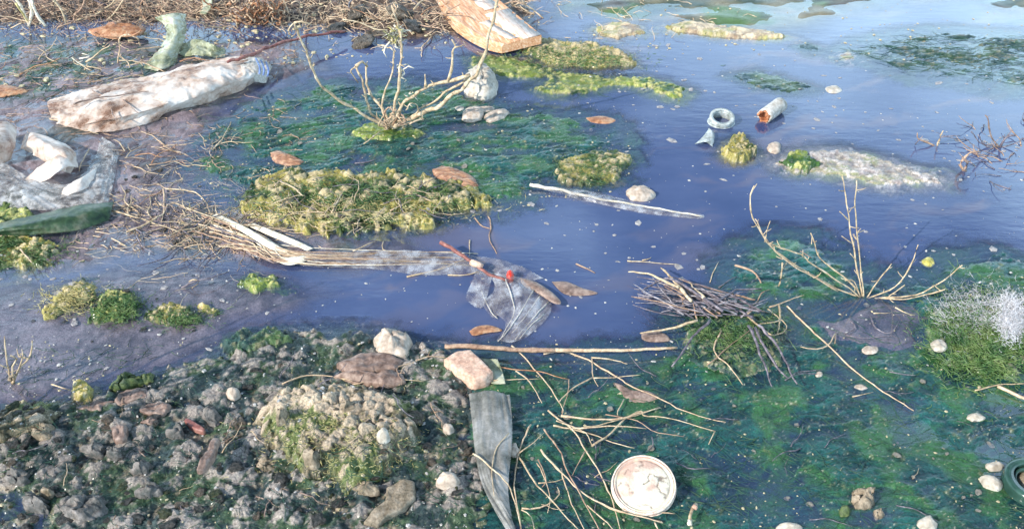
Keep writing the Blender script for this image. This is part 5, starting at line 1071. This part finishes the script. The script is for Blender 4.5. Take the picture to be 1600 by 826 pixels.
# ------------------------------------------------------------------ round lid, tilted towards the viewer
def lid():
    c = g(1006,757,.020); b = thing('round_lid', 'round cream plastic lid with cracked pinkish surface at the bottom', 'lid', (c.x, c.y, .002))
    nr, ns_ = 34, 96; rad = .0545; V = []; C = []
    rr, tt = np.meshgrid(np.linspace(0,1,nr), np.linspace(0,2*math.pi,ns_,endpoint=False), indexing='ij')
    x = rr*np.cos(tt); y = rr*np.sin(tt)
    z = .22*(1-rr**2.2)*.5 + .05*np.exp(-((rr-.93)/.03)**2) - .04*np.exp(-((rr-.86)/.03)**2)
    wx, wy = warp(x, y, .35, 2.2, 5); cr = np.abs(perl(wx*1.3, wy*1.3, 31)); crack = ss(.075,.01,cr)*ss(-.25,.15,fbm(x*1.6,y*1.6,33))*(rr<.84)
    z = z - .035*crack + .012*fbm(x*9,y*9,3)
    stain = ss(.0,.4,fbm(x*1.8,y*1.8,41)+.45*(rr-.4)+.35*(y-.1)-.3*x)
    col = mixc((.56,.51,.41), (.44,.27,.21), stain*.8); col = mixc(col, (.5,.46,.2), ss(.1,.5,fbm(x*1.5,y*1.5,44))*ss(.6,.9,rr)*.5); col = mixc(col, (.14,.10,.08), crack*.85)
    V = np.stack([x*rad, y*rad, z*rad],-1).reshape(-1,3); i = np.arange(nr*ns_).reshape(nr,ns_); j = np.roll(i,-1,1)
    Q = np.stack([i[:-1], i[1:], j[1:], j[:-1]],-1).reshape(-1,4)
    me = mesh_np('lid_top', V, Q, dict(col=col.reshape(-1,3), dry=np.full(nr*ns_, .6))); o_ = link('lid_top', me, vcmat('lid_plastic', (.35,.6), .0006, 300, .4, (.85,1.08)), b)
    tilt = Vector((.02,0,.024)); e = (R(16), R(-3), 0); o_.location = (0,0,.022); o_.rotation_euler = e
    def ring(name, r_, z0_, z1_, t_, mat_, jag=0):
        mb = MB(); rq = random.Random(4); n = 72; pr = [(r_-t_, z0_),(r_, z0_),(r_+.0012, (z0_+z1_)/2),(r_, z1_),(r_-t_, z1_)]
        for k in range(n):
            a = 6.2832*k/n; d_ = jag*(rq.random()-.5)
            for (q, h_) in pr: mb.v.append(Vector((math.cos(a)*(q+d_), math.sin(a)*(q+d_), h_)))
        for k in range(n):
            for m_ in range(5): a_ = k*5+m_; b_ = k*5+(m_+1)%5; c_ = ((k+1)%n)*5+(m_+1)%5; d2 = ((k+1)%n)*5+m_; mb.f.append((a_, d2, c_, b_))
        r2 = mb.build(name, mat_, b); r2.location = (0,0,.022); r2.rotation_euler = e; return r2
    pk = pbr('pinkish_plastic', [(.52,.34,.28),(.68,.54,.44),(.74,.66,.55)], 60, .45, .0004)
    ring('rim', .0552, -.006, .0036, .002, pk, .0003); ring('rim_groove', .0560, -.011, -.0066, .0025, pk, .0006); ring('skirt', .0545, -.022, -.0112, .003, M['bclod'], .001)
lid()
for o_ in COL.objects:
    if o_.name == 'round_lid': o_.scale = (.83,.83,.83)
# ------------------------------------------------------------------ white tube with a rusty hollow end
def ring_tube(parent, name, a, b_, r0, r1, wall, mat_, n=28, k=6, jag=0, seed=1):
    ax = (b_-a).normalized(); u = ax.cross(Vector((0,0,1))); u = u.normalized() if u.length > 1e-3 else Vector((1,0,0)); v = u.cross(ax); rq = random.Random(seed); mb = MB(); L = (b_-a).length
    prof = [(0,0)]+[(i/k,0) for i in range(1,k+1)]+[(i/k,1) for i in range(k,-1,-1)]; j_ = [rq.uniform(-jag,jag) for _ in range(n)]
    for m_ in range(n):
        t_ = 6.2832*m_/n
        for (s_, inn) in prof:
            r_ = r0+(r1-r0)*s_ - wall*inn; c = a+ax*(L*s_ + (j_[m_] if s_ == 0 else 0)); mb.v.append(c+(u*math.cos(t_)+v*math.sin(t_))*r_)
    P_ = len(prof)
    for m_ in range(n):
        m2 = (m_+1)%n
        for q in range(P_): mb.f.append((m_*P_+q, m2*P_+q, m2*P_+(q+1)%P_, m_*P_+(q+1)%P_))
    return mb.build(name, mat_, parent, parent.location.copy())
b = thing('white_tube', 'short white tube with a rusty broken hollow end floating at upper right', 'tube', g(1205,185,0))
a_, e_ = g(1194,182,.014), g(1220,163,.020); d_ = (e_-a_).normalized()
ring_tube(b, 'tube_wall', a_, e_, .0185, .0185, .003, M['plas'], jag=.005)
ring_tube(b, 'end_cap', e_-d_*.003, e_+d_*.008, .0186, .012, .011, M['plas'])
ring_tube(b, 'rusty_lining', a_-d_*.004, a_+d_*.03, .0160, .0150, .005, M['rust'], jag=.006, seed=4)
ring_tube(b, 'rusty_plug', a_+d_*.012, a_+d_*.028, .0125, .0115, .0095, M['rust'], seed=5)
# bottle-neck ring
b = thing('plastic_ring', 'greyish hollow bottle-neck ring floating left of the white tube', 'ring', g(1126,192,0))
gp = pbr('grey_white_plastic', [(.14,.16,.14),(.34,.37,.36),(.5,.54,.54)], 70, .3, .0006)
o_ = g(1126,190,.0); ring_tube(b, 'neck_wall', o_+Vector((0,-.004,-.006)), o_+Vector((0,-.008,.016)), .030, .026, .005, gp)
ring_tube(b, 'collar', o_+Vector((0,-.008,.012)), o_+Vector((0,-.010,.019)), .031, .030, .008, gp); ring_tube(b, 'flange', o_+Vector((0,-.004,-.003)), o_+Vector((0,-.004,.002)), .034, .033, .007, gp)
loft('plastic_fin', [[(1108,200,.012),(1100,212,.010),(1086,226,.0)],[(1112,204,.014),(1112,215,.012),(1103,222,.010)],[(1115,206,.006),(1116,218,.006),(1113,230,.0)]], 20, 14, .002, 60, gp, label='bluish forked plastic fin beside the bottle-neck ring', cat='plastic scrap', seed=61)
# green glass rim
b = thing('glass_bottle', 'green glass bottle base sunk in algae at the right edge', 'bottle', g(1605,757,.0))
o_ = g(1617,757,.006)
ring_tube(b, 'outer_wall', o_+Vector((0,0,-.02)), o_+Vector((0,0,.012)), .046, .044, .012, M['glass'], n=48); ring_tube(b, 'inner_rim', o_+Vector((0,0,-.02)), o_+Vector((0,0,.006)), .031, .030, .004, M['glass'], n=48)
lump('clod', oval(1604,752,30,24,0), .012, M['bclod'], 'tan clod sitting inside the green glass ring', 'clod', z=.0, seed=71)
# bits
b = thing('twig_with_bud', 'tiny twig with a pinkish knob right of the round lid', 'twig', g(1080,800,0))
MB().tube([g(1078,818,.012),g(1078,806,.014),g(1082,794,.016),g(1088,787,.016)], .0022, .0028, k=6).build('stalk', M['stem'], b, b.location.copy())
MB().tube([g(1084,794,.018),g(1087,789,.020)], .004, .0035, k=8).build('knob', M['brick'], b, b.location.copy())
MB().tube([g(1077,820,.012),g(1078,812,.014)], .0036, .003, k=8).build('knob', M['whiteleaf'], b, b.location.copy())

# ------------------------------------------------------------------ labels: tell alike neighbours apart by their order from the left
ORD = ['', 'second from left', 'third from left'] + ['%dth from left' % k for k in range(4, 40)]
by = {}
for o_ in COL.objects:
    if o_.parent is None and o_.get('group') and o_.get('label'): by.setdefault(o_['label'], []).append(o_)
for lb, L_ in by.items():
    if len(L_) > 1:
        lb = lb.replace('middle-sized', 'medium').replace('the yellow-green clump', 'the yellowish clump').replace('the bright green clump in the mud', 'the bright green clump').replace('the curled tan chip', 'the tan chip')
        L_.sort(key=lambda o: o.location.x/max(.2, o.location.y*cD+(CH-o.location.z)*sD))
        for k, o_ in enumerate(L_): o_['label'] = lb + ', ' + (('leftmost' if k == 0 else 'rightmost' if k == len(L_)-1 else ORD[k]))
